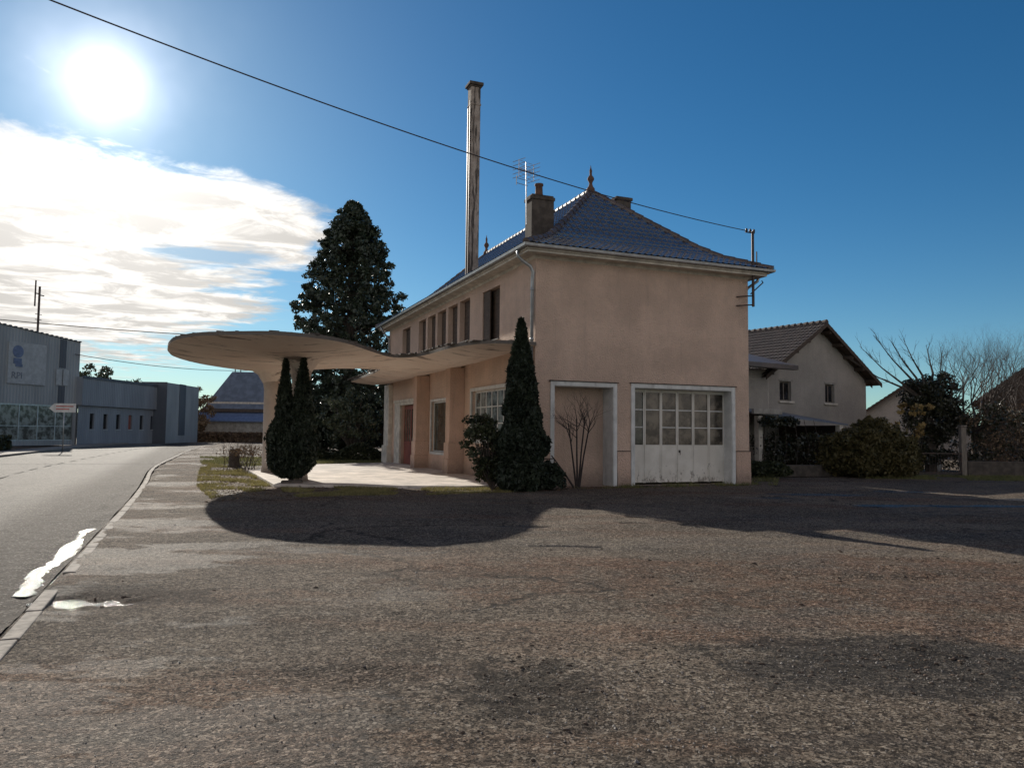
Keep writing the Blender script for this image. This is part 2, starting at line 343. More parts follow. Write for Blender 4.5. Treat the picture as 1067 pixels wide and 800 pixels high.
def road_mat():
    m, t, b, vec = new_mat('road_asphalt')
    big = t.noise(t.mapping(vec, (1.2, .2, 1)), .5, 5, .6); fin = t.noise(vec, 14, 6, .75)
    cc = t.mix(t.ramp(big, .35, .65), (.13, .115, .092), (.19, .17, .138))
    x = t.sep(vec)[0]                                      # grit and damp collected in the gutter (kerb at x = -10.6)
    gut = t.m('MULTIPLY', t.ramp(t.m('ADD', x, t.m('MULTIPLY', big, .9)), -12.6, -11.2), .75); cc = t.mix(gut, cc, (.05, .037, .03))
    v1 = t.voro(vec, 100, 0); c1 = t.sep(t.voro(vec, 100, 1))
    cc = t.mix(t.m('MULTIPLY', t.ramp(c1[0], .6, .95), .5), cc, (.34, .31, .27)); cc = t.mix(t.m('MULTIPLY', t.ramp(c1[1], .6, .9), .5), cc, (.03, .03, .028)); cc = t.mix(gut, cc, (.50, .42, .36), 'MULTIPLY'); cc = t.mix(t.m('MULTIPLY', t.ramp(t.noise(vec, 3.5, 6, .75), .48, .60), .45), cc, (.05, .042, .035)); c5 = t.sep(t.voro(vec, 45, 1)); cc = t.mix(t.m('MULTIPLY', t.ramp(c5[0], .6, .8), .6), cc, (.035, .03, .027)); cc = t.mix(t.m('MULTIPLY', t.ramp(c5[1], .85, .93), .5), cc, (.36, .33, .28))
    t.l.new(cc, b.inputs['Base Color']); b.inputs['Roughness'].default_value = .84; t.l.new(t.m('SUBTRACT', .20, t.m('MULTIPLY', gut, .16)), b.inputs['Specular IOR Level'])
    h = t.m('ADD', t.m('MULTIPLY', v1, -1.0), t.m('MULTIPLY', fin, 2.0)); t.l.new(t.bump(h, .6, .010), b.inputs['Normal']); return m
M['road'] = road_mat()
M['kerb'] = simple('kerb_concrete', (.27, .235, .195), .9, vary=.35, scale=9, bump=.7, bscale=50, grime=.7)
M['slab'] = simple('forecourt_concrete', (.58, .515, .45), .85, vary=.28, scale=1.1, bump=.4, bscale=40, grime=.6)
M['marking'] = simple('worn_road_paint', (.13, .12, .105), .9, vary=.35, scale=7, spec=.15)
def water():
    m, t, b, vec = new_mat('puddle_water')
    b.inputs['Base Color'].default_value = (.03, .027, .022, 1); b.inputs['Roughness'].default_value = .10; b.inputs['Specular IOR Level'].default_value = .8
    t.l.new(t.bump(t.noise(vec, 30, 5, .8), .7, .02), b.inputs['Normal']); return m
M['water'] = water()

# ------------------------------------------------------------------ sun, sky
AZ, EL = R(-28.6), R(22.0)
S = Vector((math.sin(AZ)*math.cos(EL), math.cos(AZ)*math.cos(EL), math.sin(EL)))
sd = bpy.data.lights.new('sun', 'SUN'); sd.energy = 4.2; sd.angle = R(.53); sd.color = (1, .93, .82)
so = link(bpy.data.objects.new('sun', sd)); so.rotation_euler = S.to_track_quat('Z', 'Y').to_euler(); so.location = (-20, 40, 30)
w = bpy.data.worlds.new('World'); scene.world = w; w.use_nodes = True
t = NT(w.node_tree); bg = w.node_tree.nodes['Background']
sky = t.n.new('ShaderNodeTexSky'); sky.sky_type = 'NISHITA'; sky.sun_disc = False; sky.sun_elevation = EL; sky.sun_rotation = AZ
sky.altitude = 200; sky.air_density = .85; sky.dust_density = .15; sky.ozone_density = 2.6
FILL_CLOUD = (6.2, 5.35, 4.8)
D = t.n.new('ShaderNodeTexCoord').outputs['Generated']
d = t.sep(D)
el = t.m('MULTIPLY', t.m('ARCSINE', d[2]), 57.2958); az = t.m('MULTIPLY', t.m('ARCTAN2', d[0], d[1]), 57.2958)
dz = t.m('MAXIMUM', d[2], .03)
cv = t.node('ShaderNodeCombineXYZ', inp={0: t.m('DIVIDE', d[0], dz), 1: t.m('DIVIDE', d[1], dz), 2: 0.0}).outputs[0]   # cloud layer overhead
n1 = t.noise(cv, .9, 8, .62, dist=.5); n2 = t.noise(cv, 3.2, 8, .6, dist=.8); 
def ell(a0, e0, ra, re):
    x = t.m('DIVIDE', t.m('SUBTRACT', az, a0), ra); y = t.m('DIVIDE', t.m('SUBTRACT', el, e0), re)
    return t.m('SQRT', t.m('ADD', t.m('MULTIPLY', x, x), t.m('MULTIPLY', y, y)))
e = t.m('MINIMUM', ell(-30, 12.6, 12.5, 6.0), ell(-21.5, 14.2, 9.6, 3.4)); e = t.m('MINIMUM', e, ell(-38, 9.5, 18, 7)); e = t.m('MINIMUM', e, ell(-27, 8.3, 10.5, 1.7))
e = t.m('MINIMUM', e, ell(-55, 12, 14, 8))
e = t.m('ADD', e, t.m('MULTIPLY', t.m('SUBTRACT', n1, .5), 1.1)); e = t.m('ADD', e, t.m('MULTIPLY', t.m('SUBTRACT', n2, .5), .7))
hole = t.m('SUBTRACT', 1.0, t.ramp(t.m('ADD', ell(-21.8, 11.9, 4.6, 1.0), t.m('MULTIPLY', t.m('SUBTRACT', n2, .5), 2.2)), .35, 1.1))
mask = t.m('SUBTRACT', 1.0, t.ramp(e, .72, 1.06)); mask = t.m('MULTIPLY', mask, t.m('SUBTRACT', 1.0, t.m('MULTIPLY', hole, .7)))
wisp = t.m('MULTIPLY', t.ramp(n2, .60, .80), t.m('SUBTRACT', 1.0, t.ramp(ell(-34, 18, 9, 6), .6, 1.2))); mask = t.m('MAXIMUM', mask, t.m('MULTIPLY', wisp, .6))
mask = t.m('MULTIPLY', mask, t.ramp(d[2], .0, .06))
dot = t.node('ShaderNodeVectorMath', operation='DOT_PRODUCT', inp={0: D, 1: tuple(S)}).outputs['Value']
ang = t.m('MULTIPLY', t.m('ARCCOSINE', t.m('MINIMUM', dot, .999999)), 57.2958)
core = t.m('POWER', t.m('SUBTRACT', 1.0, t.ramp(ang, .4, 4.2)), 2.0)
glow = t.m('ADD', t.m('EXPONENT', t.m('DIVIDE', ang, -1.9)), t.m('MULTIPLY', t.m('EXPONENT', t.m('DIVIDE', ang, -8.0)), .10))
# sky colour, deepened
g = t.node('ShaderNodeHueSaturation', inp={'Saturation': 1.25, 'Value': .60, 'Color': sky.outputs[0]}).outputs[0]
SKYTINT = (.60, .95, .98)
g = t.mix(1.0, g, SKYTINT, 'MULTIPLY')
shade = t.ramp(t.noise(cv, 2.1, 7, .65, dist=.6), .40, .62)
cb = t.m('ADD', 5.3, t.m('MULTIPLY', t.m('EXPONENT', t.m('DIVIDE', ang, -8.0)), 14.0))
cb = t.m('MULTIPLY', cb, t.m('ADD', .66, t.m('MULTIPLY', shade, .48)))
cc = t.node('ShaderNodeCombineXYZ', inp={0: t.m('MULTIPLY', cb, 1.0), 1: t.m('MULTIPLY', cb, .96), 2: t.m('MULTIPLY', cb, .90)}).outputs[0]
hz = t.m('MULTIPLY', t.m('EXPONENT', t.m('DIVIDE', t.m('MAXIMUM', el, 0.0), -4.2)), t.m('ADD', .22, t.m('MULTIPLY', t.m('EXPONENT', t.m('DIVIDE', ang, -22.0)), 1.25)), None, True)
g = t.mix(hz, g, (5.6, 5.2, 4.7))
out = t.mix(mask, g, cc)
# unseen broken bright cloud, added behind the camera to fill and warm the shade
back = t.m('MULTIPLY', t.ramp(d[1], .25, -.25), t.ramp(t.noise(t.mapping(D, (1, 1, 2.2)), 1.9, 6, .6), .36, .60))
back = t.m('MULTIPLY', back, t.m('SUBTRACT', 1.0, t.ramp(d[2], .55, .95)))
out = t.mix(t.m('MULTIPLY', back, .9), out, FILL_CLOUD)
ang2 = t.m('MULTIPLY', ang, t.m('ADD', .62, t.m('MULTIPLY', t.noise(t.mapping(D, (1, 1, 1), (3.3, 1.2, .4)), 9.0, 3, .6), .76)))
gl = t.m('ADD', t.m('MULTIPLY', t.m('EXPONENT', t.m('DIVIDE', ang2, -1.6)), 19.0), t.m('MULTIPLY', t.m('EXPONENT', t.m('DIVIDE', ang, -9.0)), 1.5))
gc = t.node('ShaderNodeCombineXYZ', inp={0: t.m('MULTIPLY', gl, 1.0), 1: t.m('MULTIPLY', gl, .96), 2: t.m('MULTIPLY', gl, .97)}).outputs[0]
out = t.mix(1.0, out, gc, 'ADD')
t.l.new(out, bg.inputs[0]); bg.inputs[1].default_value = .10
w.cycles.sampling_method = 'MANUAL'; w.cycles.sample_map_resolution = 1024
vs = scene.view_settings; vs.view_transform = 'Standard'; vs.look = 'None'; vs.gamma = 1; vs.use_curve_mapping = False; vs.exposure = .45

# ------------------------------------------------------------------ ground, road
TH = .3871; HX, HY = .678, 22.877                     # the garage's near corner and heading
ct, st_ = math.cos(TH), math.sin(TH)
def L2W(x, y, z=0): return (HX+x*ct-y*st_, HY+x*st_+y*ct, z)
def W2L(X, Y): dx, dy = X-HX, Y-HY; return dx*ct+dy*st_, -dx*st_+dy*ct
PUD = [(9.2, 18.4, 1.3, .30), (12.6, 18.6, 2.2, .35), (8.6, 21.6, 1.6, .35), (11.7, 23.2, 1.5, .3), (2.75, 15.2, .45, .12), (2.2, 14.2, .3, .1),
       (.2, 13.6, .5, .16), (.7, 11.3, .55, .1), (14.8, 20.6, 1.6, .3), (6.4, 20.2, .8, .2)]
def n3(x, y, s, k=0): return noise.noise(Vector((x*s, y*s, k)))
def gh(X, Y):
    r = math.hypot(X, Y)
    h = .03*n3(X, Y, .3, 3)+.020*n3(X, Y, 1.1, 7)+(.008*n3(X, Y, 2.7, 2) if r < 30 else 0)
    if r < 26:
        h += .007*n3(X, Y, 5, 1)
        if r < 16:
            q = n3(X, Y, .8, 5); k = max(0, q)*1.6+.25
            h += k*(.009*n3(X, Y, 13, 2)+.005*n3(X, Y, 27, 4))
    for (cx, cy, rx, ry) in PUD:
        dd = ((X-cx)/rx)**2+((Y-cy)/ry)**2
        if dd < 5: h -= .045*math.exp(-dd*.9)
    for (cx, cy, rx, ry, dep) in ((-1.1, 5.2, .5, .3, .03), (.1, 5.0, .35, .4, .035), (3.0, 5.6, 1.4, .7, .025), (-4.05, 7.35, .55, .28, .07), (4.2, 8.9, 2.4, .3, .03), (.55, 4.3, .5, .15, .03)):
        dd = ((X-cx)/rx)**2+((Y-cy)/ry)**2
        if dd < 5: h -= dep*math.exp(-dd)*(1+.8*n3(X, Y, 7, 9))
    return h
def near_slab(lx, ly): return -8 < lx < 9 and -.8 < ly < 22
def grid_axis(segs):
    out = []
    for a, b, n in segs: out += list(np.linspace(a, b, n, endpoint=False))
    out.append(segs[-1][1]); return out
xs = grid_axis([(-900, -60, 12), (-60, -14, 30), (-14, 22, 420), (22, 60, 30), (60, 900, 12)])
ys = [-60, -20, -8, -2]; y = .8
while y < 34: ys.append(y); y += max(.035, .0042*y*1.6)
ys += grid_axis([(35, 60, 26), (60, 140, 20), (140, 1600, 14)])
V = []; 
for Y in ys:
    for X in xs:
        lx, ly = W2L(X, Y); h = gh(X, Y) if (Y < 60 and abs(X) < 60) else 0
        if near_slab(lx, ly): h = min(h, .0)-.005
        if lx < -10.55: 
            f = min(1, (-10.55-lx)/.2); h = h*(1-f)-.09*f
        V.append((X, Y, h))
nx = len(xs); Fc = []
for j in range(len(ys)-1):
    for i in range(nx-1):
        a = j*nx+i; Fc.append((a, a+1, a+nx+1, a+nx))
ground = mesh_obj('ground', V, Fc, M['lot'], None, True); tag(ground, kind='structure')

# road: a sheet with a worn gutter beside the flush kerb (built in the garage's axes; the road runs parallel to it)
KX = -10.52
def bendx(y): return .00095*max(0, y-14)**2 if y < 90 else .00095*76**2+.1444*(y-90)      # the road bends right far away
def kx(y): return KX-(.32*math.exp(-((y-14)/9)**2))+bendx(y)
rys = grid_axis([(-60, -19, 10), (-19, -2, 240), (-2, 30, 120), (30, 110, 60), (110, 400, 20)])
rus = grid_axis([(0, 1.6, 34), (1.6, 8.6, 16)])
V = []
for y in rys:
    for u in rus:
        h = -.012+.01*n3(u, y, .6, 2)
        if -19 < y < 4:
            g_ = math.exp(-((u-.16)/.22)**2)
            h -= .040*g_*(.62+1.1*n3(u*2.2, y*.6, 1.0, 6)); h += .011*n3(u, y, 5, 3)+.007*n3(u, y, 13, 5)
        V.append((kx(y)-.12-u, y, h))
nu = len(rus); Fc = [(j*nu+i+1, j*nu+i, (j+1)*nu+i, (j+1)*nu+i+1) for j in range(len(rys)-1) for i in range(nu-1)]
road = mesh_obj('road', V, Fc, M['road'], None, True); road.location = (HX, HY, 0); road.rotation_euler = (0, 0, TH); tag(road, kind='structure')
# far pavement on the other side
mb = MB(); yy = grid_axis([(-60, 110, 60), (110, 400, 20)])
for a, b in zip(yy[:-1], yy[1:]):
    xa, xb = kx(a)-8.72, kx(b)-8.72
    mb.add([(xa, a, -.02), (xb, b, -.02), (xb-1.9, b, -.02), (xa-1.9, a, -.02), (xa, a, .11), (xb, b, .11), (xb-1.9, b, .11), (xa-1.9, a, .11)], [(4,7,6,5),(0,4,5,1),(2,6,7,3)])
o = mb.build('pavement', M['kerb']); o.location = (HX, HY, 0); o.rotation_euler = (0, 0, TH); tag(o, kind='structure')
# kerb blocks
mb = MB(); y = -30
while y < 110:
    L = .98; a, b = y+.012, y+L
    if not (-12.55 < y < -11.3) :
        dz = .012*n3(y, 1, 3.1); dx = .02*n3(y, 5, 2.3); x0 = kx(y)+dx
        h = .006+dz*.7
        mb.box(x0-.07, x0+.06, a, b, -.12, h)
    y += 1.0
o = mb.build('kerb', M['kerb'], bevel=.012); o.location = (HX, HY, 0); o.rotation_euler = (0, 0, TH); tag(o, kind='structure')
# dashed centre line
mb = MB(); y = -20
while y < 120:
    for s_ in (0,):
        a, b = y, y+1.5; mb.add([(kx(a)-4.22, a, .006), (kx(b)-4.22, b, .006), (kx(b)-4.32, b, .006), (kx(a)-4.32, a, .006)], [(0,1,2,3)])
    y += 2.8
o = mb.build('road_marking', M['marking']); o.location = (HX, HY, 0); o.rotation_euler = (0, 0, TH); tag(o, kind='structure')
# puddles
def puddle(cx, cy, rx, ry, z, name='puddle', rot=0):
    n = 28; v = [(0, 0, z)]
    for k in range(n):
        a = 2*math.pi*k/n; q = 1+.3*noise.noise(Vector((math.cos(a)*1.5+cx, math.sin(a)*1.5+cy, 0))); v.append((math.cos(a)*rx*q, math.sin(a)*ry*q, z))
    o = mesh_obj(name, v, [(0, k+1, (k+1) % n+1) for k in range(n)], M['water']); o.location = (cx, cy, 0); o.rotation_euler = (0, 0, rot); tag(o, kind='structure'); return o
for (cx, cy, rx, ry) in PUD: puddle(cx, cy, rx*1.2, ry*1.2, gh(cx, cy)+.030)
puddle(-4.0, 7.4, .5, .30, -.040)
gx, gy, _ = L2W(kx(-9)-.12-.18, -9.4); puddle(gx, gy, .36, 2.7, -.040, rot=TH)
gx, gy, _ = L2W(kx(-14)-.12-.18, -14.6); puddle(gx, gy, .4, 1.3, -.043, rot=TH)

# forecourt slab under the canopy
o = prism([(-7.15, 2.2), (-4.3, .95), (-2.2, .28), (-.02, .28), (-.02, 17.2), (-4, 15.6), (-7.35, 10.6)], -.1, .07).build('forecourt_slab', M['slab'], bevel=.015)
o.location = (HX, HY, 0); o.rotation_euler = (0, 0, TH); tag(o, kind='structure')

# ------------------------------------------------------------------ vegetation helpers
def quads(P, size, rs, elong=1.6, up=0.0, flat=None):
    """many small leaf faces at points P (n,3); rhombic, random tilt"""
    n = len(P); a = rs.normal(size=(n, 3)); a[:, 2] += up; a /= np.linalg.norm(a, axis=1)[:, None]
    b = rs.normal(size=(n, 3)); b -= (b*a).sum(1)[:, None]*a; b /= np.linalg.norm(b, axis=1)[:, None]
    s = size*(.6+.8*rs.rand(n))[:, None]
    V = np.stack([P-a*s*elong*.5, P+b*s*.5, P+a*s*elong*.5, P-b*s*.5], 1).reshape(-1, 3)
    Fq = np.arange(n*4).reshape(n, 4)
    return V, Fq
def np_mesh(name, V, Fq, m, parent=None):
    me = bpy.data.meshes.new(name); n = len(Fq); k = Fq.shape[1]
    me.vertices.add(len(V)); me.vertices.foreach_set('co', np.asarray(V, np.float32).ravel())
    me.loops.add(n*k); me.loops.foreach_set('vertex_index', Fq.ravel().astype(np.int32))
    me.polygons.add(n); me.polygons.foreach_set('loop_start', np.arange(0, n*k, k, dtype=np.int32))
    me.update(calc_edges=True); me.validate()
    if m: me.materials.append(m)
    return link(bpy.data.objects.new(name, me), parent)
def clumps(C, rad, per, rs, squash=.7):
    n = len(C); d = rs.normal(size=(n, per, 3)); d /= np.linalg.norm(d, axis=2)[:, :, None]
    r = rs.rand(n, per, 1)**.45
    P = np.asarray(C)[:, None, :]+d*r*np.asarray(rad).reshape(-1, 1, 1)*np.array([1, 1, squash])
    return P.reshape(-1, 3)
def tree_limbs(mb, p, d, length, rad, depth, rs, spread=.5, upb=.25, split=3, n=5, seg=3, shrink=.68, twist=.25):
    pts = [Vector(p)]; rr = [rad]; dd = Vector(d).normalized()
    for k in range(seg):
        dd = (dd+Vector(rs.normal(size=3))*twist*.5+Vector((0, 0, upb*.3))).normalized(); pts.append(pts[-1]+dd*length/seg); rr.append(rad*(1-(.42*(k+1)/seg)))
    mb.tube(pts, rr, n if depth > 1 else 3, cap=False)
    tips = []
    if depth > 0:
        for k in range(split):
            j = seg if k < 2 else rs.randint(1, seg+1)
            nd = (dd+Vector(rs.normal(size=3))*spread+Vector((0, 0, upb))).normalized()
            tips += tree_limbs(mb, pts[j], nd, length*shrink*(.8+.4*rs.rand()), rr[j]*.72, depth-1, rs, spread, upb, split, n, seg, shrink, twist)
    else: tips.append(pts[-1])
    return tips

# ------------------------------------------------------------------ THE GARAGE BUILDING
W_, L_, H_ = 7.84, 18.92, 6.94
G = empty('garage_building', (HX, HY, 0), TH, 'disused pink rendered filling station with oval concrete canopy, hipped roof and tall flue', 'building')
mb = MB()
rh = [(.62, 2.66, 0, 3.05, .62), (3.40, 7.13, 0, 3.07, .5)]
wall_panel(mb, (0,0,0), (1,0,0), (0,-1,0), W_, H_+.2, rh, .5)
row = [(6.0+1.49*k, 7.2+1.49*k) for k in range(5)]
lh = [(2.95, 4.62, 4.72, 6.55, .3)]+[(a, b, 5.0, 6.62, .32) for a, b in row]+[(14.65, 16.15, 5.2, 6.6, .28), (13.45, 16.05, .07, 2.88, .22), (8.35, 10.8, .78, 2.88, .16), (1.7, 5.62, 1.35, 3.08, .2)]
wall_panel(mb, (0,L_,0), (0,-1,0), (-1,0,0), L_, H_+.2, [(L_-b, L_-a, c, d_, e_) for a, b, c, d_, e_ in lh], .3)
wall_panel(mb, (W_,0,0), (0,1,0), (1,0,0), L_, H_+.2, [(3,4.2,4.8,6.2,.2),(8,9.2,4.8,6.2,.2),(13,14.2,4.8,6.2,.2)], .2)
wall_panel(mb, (W_,L_,0), (-1,0,0), (0,1,0), W_, H_+.2, [(3,4.3,4.8,6.2,.2)], .2)
mb.box(.62, 2.66, .62, .72, 0, 3.05)              # the walled-up bay
mb.build('wall', M['pink'], G)
# plinth band with its shadow line, joint below
mb = MB()
for x0, x1 in ((-.035, .50), (2.80, 3.26), (7.28, W_+.035)): mb = MB(); mb.box(x0, x1, -.035, -.002, -.05, 1.06); mb.box(x0, x1, -.05, -.0345, -.05, .38); mb.build('plinth', M['pinkbase'], G)
for y0, y1 in ((.0, 6.4), (7.1, 11.1), (17.3, L_)): mb = MB(); mb.box(-.035, -.002, y0, y1, -.05, .75); mb.build('plinth', M['pinkbase'], G)
def frame(mb, ax, a, b, z0, z1, wdt, proud, bottom=False):
    def bx(p0, p1, q0, q1):
        if ax == 'r': mb.box(p0, p1, -proud, .03, q0, q1)
        else: mb.box(-proud, .03, p0, p1, q0, q1)
    bx(a-wdt, a, z0, z1); bx(b, b+wdt, z0, z1); bx(a-wdt, b+wdt, z1, z1+wdt)
    if bottom: bx(a-wdt, b+wdt, z0-wdt, z0)
def reveal(mb, a, b, z1, dep, th=.02):       # painted lining inside an opening of the right-hand front
    mb.box(a+.001, a+th, -.03, dep, 0, z1-.001); mb.box(b-th, b-.001, -.03, dep, 0, z1-.001); mb.box(a+th, b-th, -.03, dep, z1-th, z1-.001)
mb = MB(); frame(mb, 'r', .62, 2.66, 0, 3.05, .115, .045); reveal(mb, .62, 2.66, 3.05, .618); mb.build('bay_surround', M['white'], G)
MB().box(.46, 2.82, -.075, -.0, 3.168, 3.195).build('drip_and_shadow_line', M['darkmetal'], G); MB().box(3.24, 7.30, -.075, 0, 3.19, 3.215).build('drip_and_shadow_line', M['darkmetal'], G)
mb = MB(); frame(mb, 'r', 3.40, 7.13, 0, 3.07, .12, .045); reveal(mb, 3.40, 7.13, 3.07, .49); mb.build('garage_door_surround', M['white'], G)
for x0, x1 in ((-.04, .50), (2.80, 3.26), (7.28, W_+.04)): MB().box(x0, x1, -.048, .0, 1.061, 1.088).build('drip_and_shadow_line', M['darkmetal'], G)  # dark strips standing in for the shadow line along the plinth top
# folding garage door, six leaves
gw = (7.13-3.40)/6
mb = MB(); bars = MB()
for k in range(6):
    a = 3.40+k*gw; b = a+gw; yb = .40
    mb.box(a+.006, b-.006, yb, yb+.045, .07, 1.27)                       # lower panel
    mb.box(a+.05, b-.05, yb-.008, yb-.001, .2, 1.15)
    for x0 in (a+.006, b-.046): mb.box(x0, x0+.04, yb-.012, yb+.04, .06, 3.05)
    mb.box(a+.046, b-.046, yb-.01, yb+.04, 2.95, 3.05)
gdoor = mb.build('garage_door', M['doorpaint'], G, bevel=.003)
for k in range(6):
    a = 3.40+k*gw; b = a+gw; p = MB(); p.box(a+.045, b-.045, .425, .431, 1.28, 2.95); o = p.build('pane', M['glass'] if k not in (0,) else M['glassgreen'], gdoor)
    for z in (1.83, 2.39):
        if k == 1 and z < 2: continue
        MB().box(a+.046, b-.046, .40, .424, z-.016, z+.016).build('glazing_bar', M['white'], gdoor)
h = MB(); h.box(3.4+3*gw+.05, 3.4+3*gw+.11, .365, .388, 1.02, 1.1); h.tube([(3.4+3*gw+.08, .38, 1.04), (3.4+3*gw+.08, .335, 1.04), (3.4+3*gw+.08, .335, .95)], .012); h.build('handle', M['darkmetal'], gdoor)
# a pale blind hanging behind the panes shows as worn white sheets
o = MB().box(4.1, 6.9, .445, .45, 1.95, 2.4).build('window_sheet', M['curtain'], gdoor)
# interior darkness behind openings: rooms behind are closed boxes
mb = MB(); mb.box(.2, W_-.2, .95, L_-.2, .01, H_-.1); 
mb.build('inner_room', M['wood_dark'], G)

def win_left(name, a, b, z0, z1, dep, fr, gl, nv=1, nh=0, sill=True, fw=.06, trim=0):
    """window filling an opening of the long front (local x = 0, facing -x)"""
    m = MB(); m.box(dep-.06, dep, a, a+fw, z0, z1); m.box(dep-.06, dep, b-fw, b, z0, z1)
    m.box(dep-.06, dep, a+fw, b-fw, z0, z0+fw); m.box(dep-.06, dep, a+fw, b-fw, z1-fw, z1)
    for k in range(1, nv+1): y = a+(b-a)*k/(nv+1); m.box(dep-.055, dep-.005, y-.025, y+.025, z0+fw, z1-fw)
    f = m.build(name, fr, G)
    MB().box(dep-.03, dep-.022, a+fw*.5, b-fw*.5, z0+fw*.5, z1-fw*.5).build('pane', gl, f)
    if nh:
        for k in range(1, nh+1): z = z0+(z1-z0)*k/(nh+1); MB().box(dep-.05, dep-.01, a+fw, b-fw, z-.018, z+.018).build('glazing_bar', fr, f)
    if sill: MB().box(-.06, dep-.06, a-.0+.003, b-.003, z0-.05+.052, z0+.03).build('sill', M['concrete'], f)
    return f
w2 = win_left('window', 2.95, 4.62, 4.72, 6.55, .30, M['white'], M['glassdark'], 1)
MB().box(.03, .07, 3.95, 4.60, 4.76, 6.52).xf(Matrix.Translation((0, 0, 0))).build('shutter', M['wood_dark'], w2)
for a, b in row: win_left('window', a, b, 5.0, 6.62, .32, M['wood_grey'], M['glassdark'], 1)
win_left('window', 14.65, 16.15, 5.2, 6.6, .28, M['wood_grey'], M['glassdark'], 1)
sw = win_left('shop_window', 8.35, 10.8, .78, 2.88, .14, M['white'], M['glassgreen'], 0, 0)
gw_ = win_left('workshop_window', 1.7, 5.62, 1.35, 3.08, .18, M['white'], M['shopglass'], 6, 2)
mb = MB(); frame(mb, 'l', 1.7, 5.62, 1.35, 3.08, .12, .05, True); mb.build('window_surround', M['white'], gw_)
mb = MB(); frame(mb, 'l', 8.35, 10.8, .78, 2.88, .10, .05, True); mb.build('window_surround', M['white'], sw)
# red entrance door
mb = MB(); ya, yb = 13.45, 16.05
for a, b in ((ya+.02, (ya+yb)/2-.006), ((ya+yb)/2+.006, yb-.02)):
    mb.box(.14, .18, a, b, .08, 1.15); mb.box(.14, .18, a, b, 2.68, 2.86)
    n = 3; ww = (b-a)/n
    for k in range(n+1): y = a+(b-a-.07)*k/n; mb.box(.135, .185, y, y+.07, 1.15, 2.68)
dr = mb.build('entrance_door', M['red'], G)
MB().box(.155, .162, ya+.03, yb-.03, 1.1, 2.75).build('pane', M['glass'], dr)
h = MB(); h.tube([(.13, 14.68, 1.05), (.08, 14.68, 1.05), (.08, 14.56, 1.05)], .014); h.build('handle', M['darkmetal'], dr)
mb = MB(); mb.box(-.09, .02, 16.05, 17.1, .05, 3.02); mb.box(-.09, .02, 12.95, 13.45, .05, 3.02); mb.box(-.09, .02, 13.45, 16.05, 2.88, 3.02); mb.box(-.14, .02, 12.85, 17.2, 3.02, 3.14)
mb.build('door_surround', M['cream'], G, bevel=.01)
# pilasters carrying the canopy along the front, each with a stepped foot
for y in (6.5, 11.2):
    mb = MB(); mb.box(-.58, -.003, y, y+.5, .04, 4.02); mb.box(-.65, -.0035, y-.07, y+.57, .04, .62); mb.box(-.62, -.004, y-.04, y+.54, .62, 1.22)
    mb.build('pilaster', M['pinkbase'], G, bevel=.02)
mb = MB(); mb.box(-.22, -.003, 17.9, L_, 0, 4.0); mb.box(-.3, -.003, 17.8, L_+.05, 0, .9); mb.build('pilaster', M['cream'], G, bevel=.02)

# cornice: boxed eaves with a cream fascia
OV = .50
def ring(mb, o0, o1, z0, z1):
    P = lambda o: [(-o, -o), (W_+o, -o), (W_+o, L_+o), (-o, L_+o)]
    A, B = P(o0), P(o1); v = [(x, y, z0) for x, y in A]+[(x, y, z1) for x, y in B]
    mb.add(v, [(i, (i+1) % 4, 4+(i+1) % 4, 4+i) for i in range(4)])
mb = MB(); ring(mb, -.05, OV-.06, H_-.02, H_-.02); ring(mb, OV-.06, OV-.06, H_-.02, H_+.04); ring(mb, OV-.06, OV, H_+.04, H_+.05); ring(mb, OV, OV, H_+.05, H_+.20); ring(mb, OV, -.05, H_+.20, H_+.202)
ring(mb, -.002, .05, H_-.10, H_-.03); ring(mb, .05, .05, H_-.03, H_-.021)
mb.build('cornice', M['cream'], G)
# gutter: half-round, along the eaves
mb = MB()
prof = [(OV+.005, .0), (OV+.02, -.075), (OV+.075, -.10), (OV+.13, -.075), (OV+.145, .0), (OV+.135, .0), (OV+.12, -.065), (OV+.075, -.088), (OV+.03, -.065), (OV+.015, 0)]
zz = H_+.185
for i in range(len(prof)-1): ring(mb, prof[i][0], prof[i+1][0], zz+prof[i][1], zz+prof[i+1][1])
gut = mb.build('gutter', M['zinc'], G, smooth=False)
def downpipe(pts, name='downpipe'):
    m = MB(); m.tube(pts, .05, 10)
    for z in (2.6, 4.4, 5.9): m.lathe([(.062, z-.03), (.062, z+.03)], (pts[-1][0], pts[-1][1], 0), 10)
    m.build(name, M['zinc'], G, smooth=True)
downpipe([(-.57, .05, 7.06), (-.57, .04, 6.86), (-.42, .02, 6.72), (-.18, .0, 6.58), (-.09, -.0, 6.4), (-.085, .06, 6.2), (-.085, .06, .1)])
downpipe([(-.57, L_-.3, 7.06), (-.4, L_-.3, 6.75), (-.09, L_-.3, 6.4), (-.085, L_-.3, .1)])
downpipe([(W_+.57, .1, 7.06), (W_+.5, .12, 6.86), (W_+.2, .25, 6.62), (W_+.085, .3, 6.4), (W_+.085, .3, .1)])

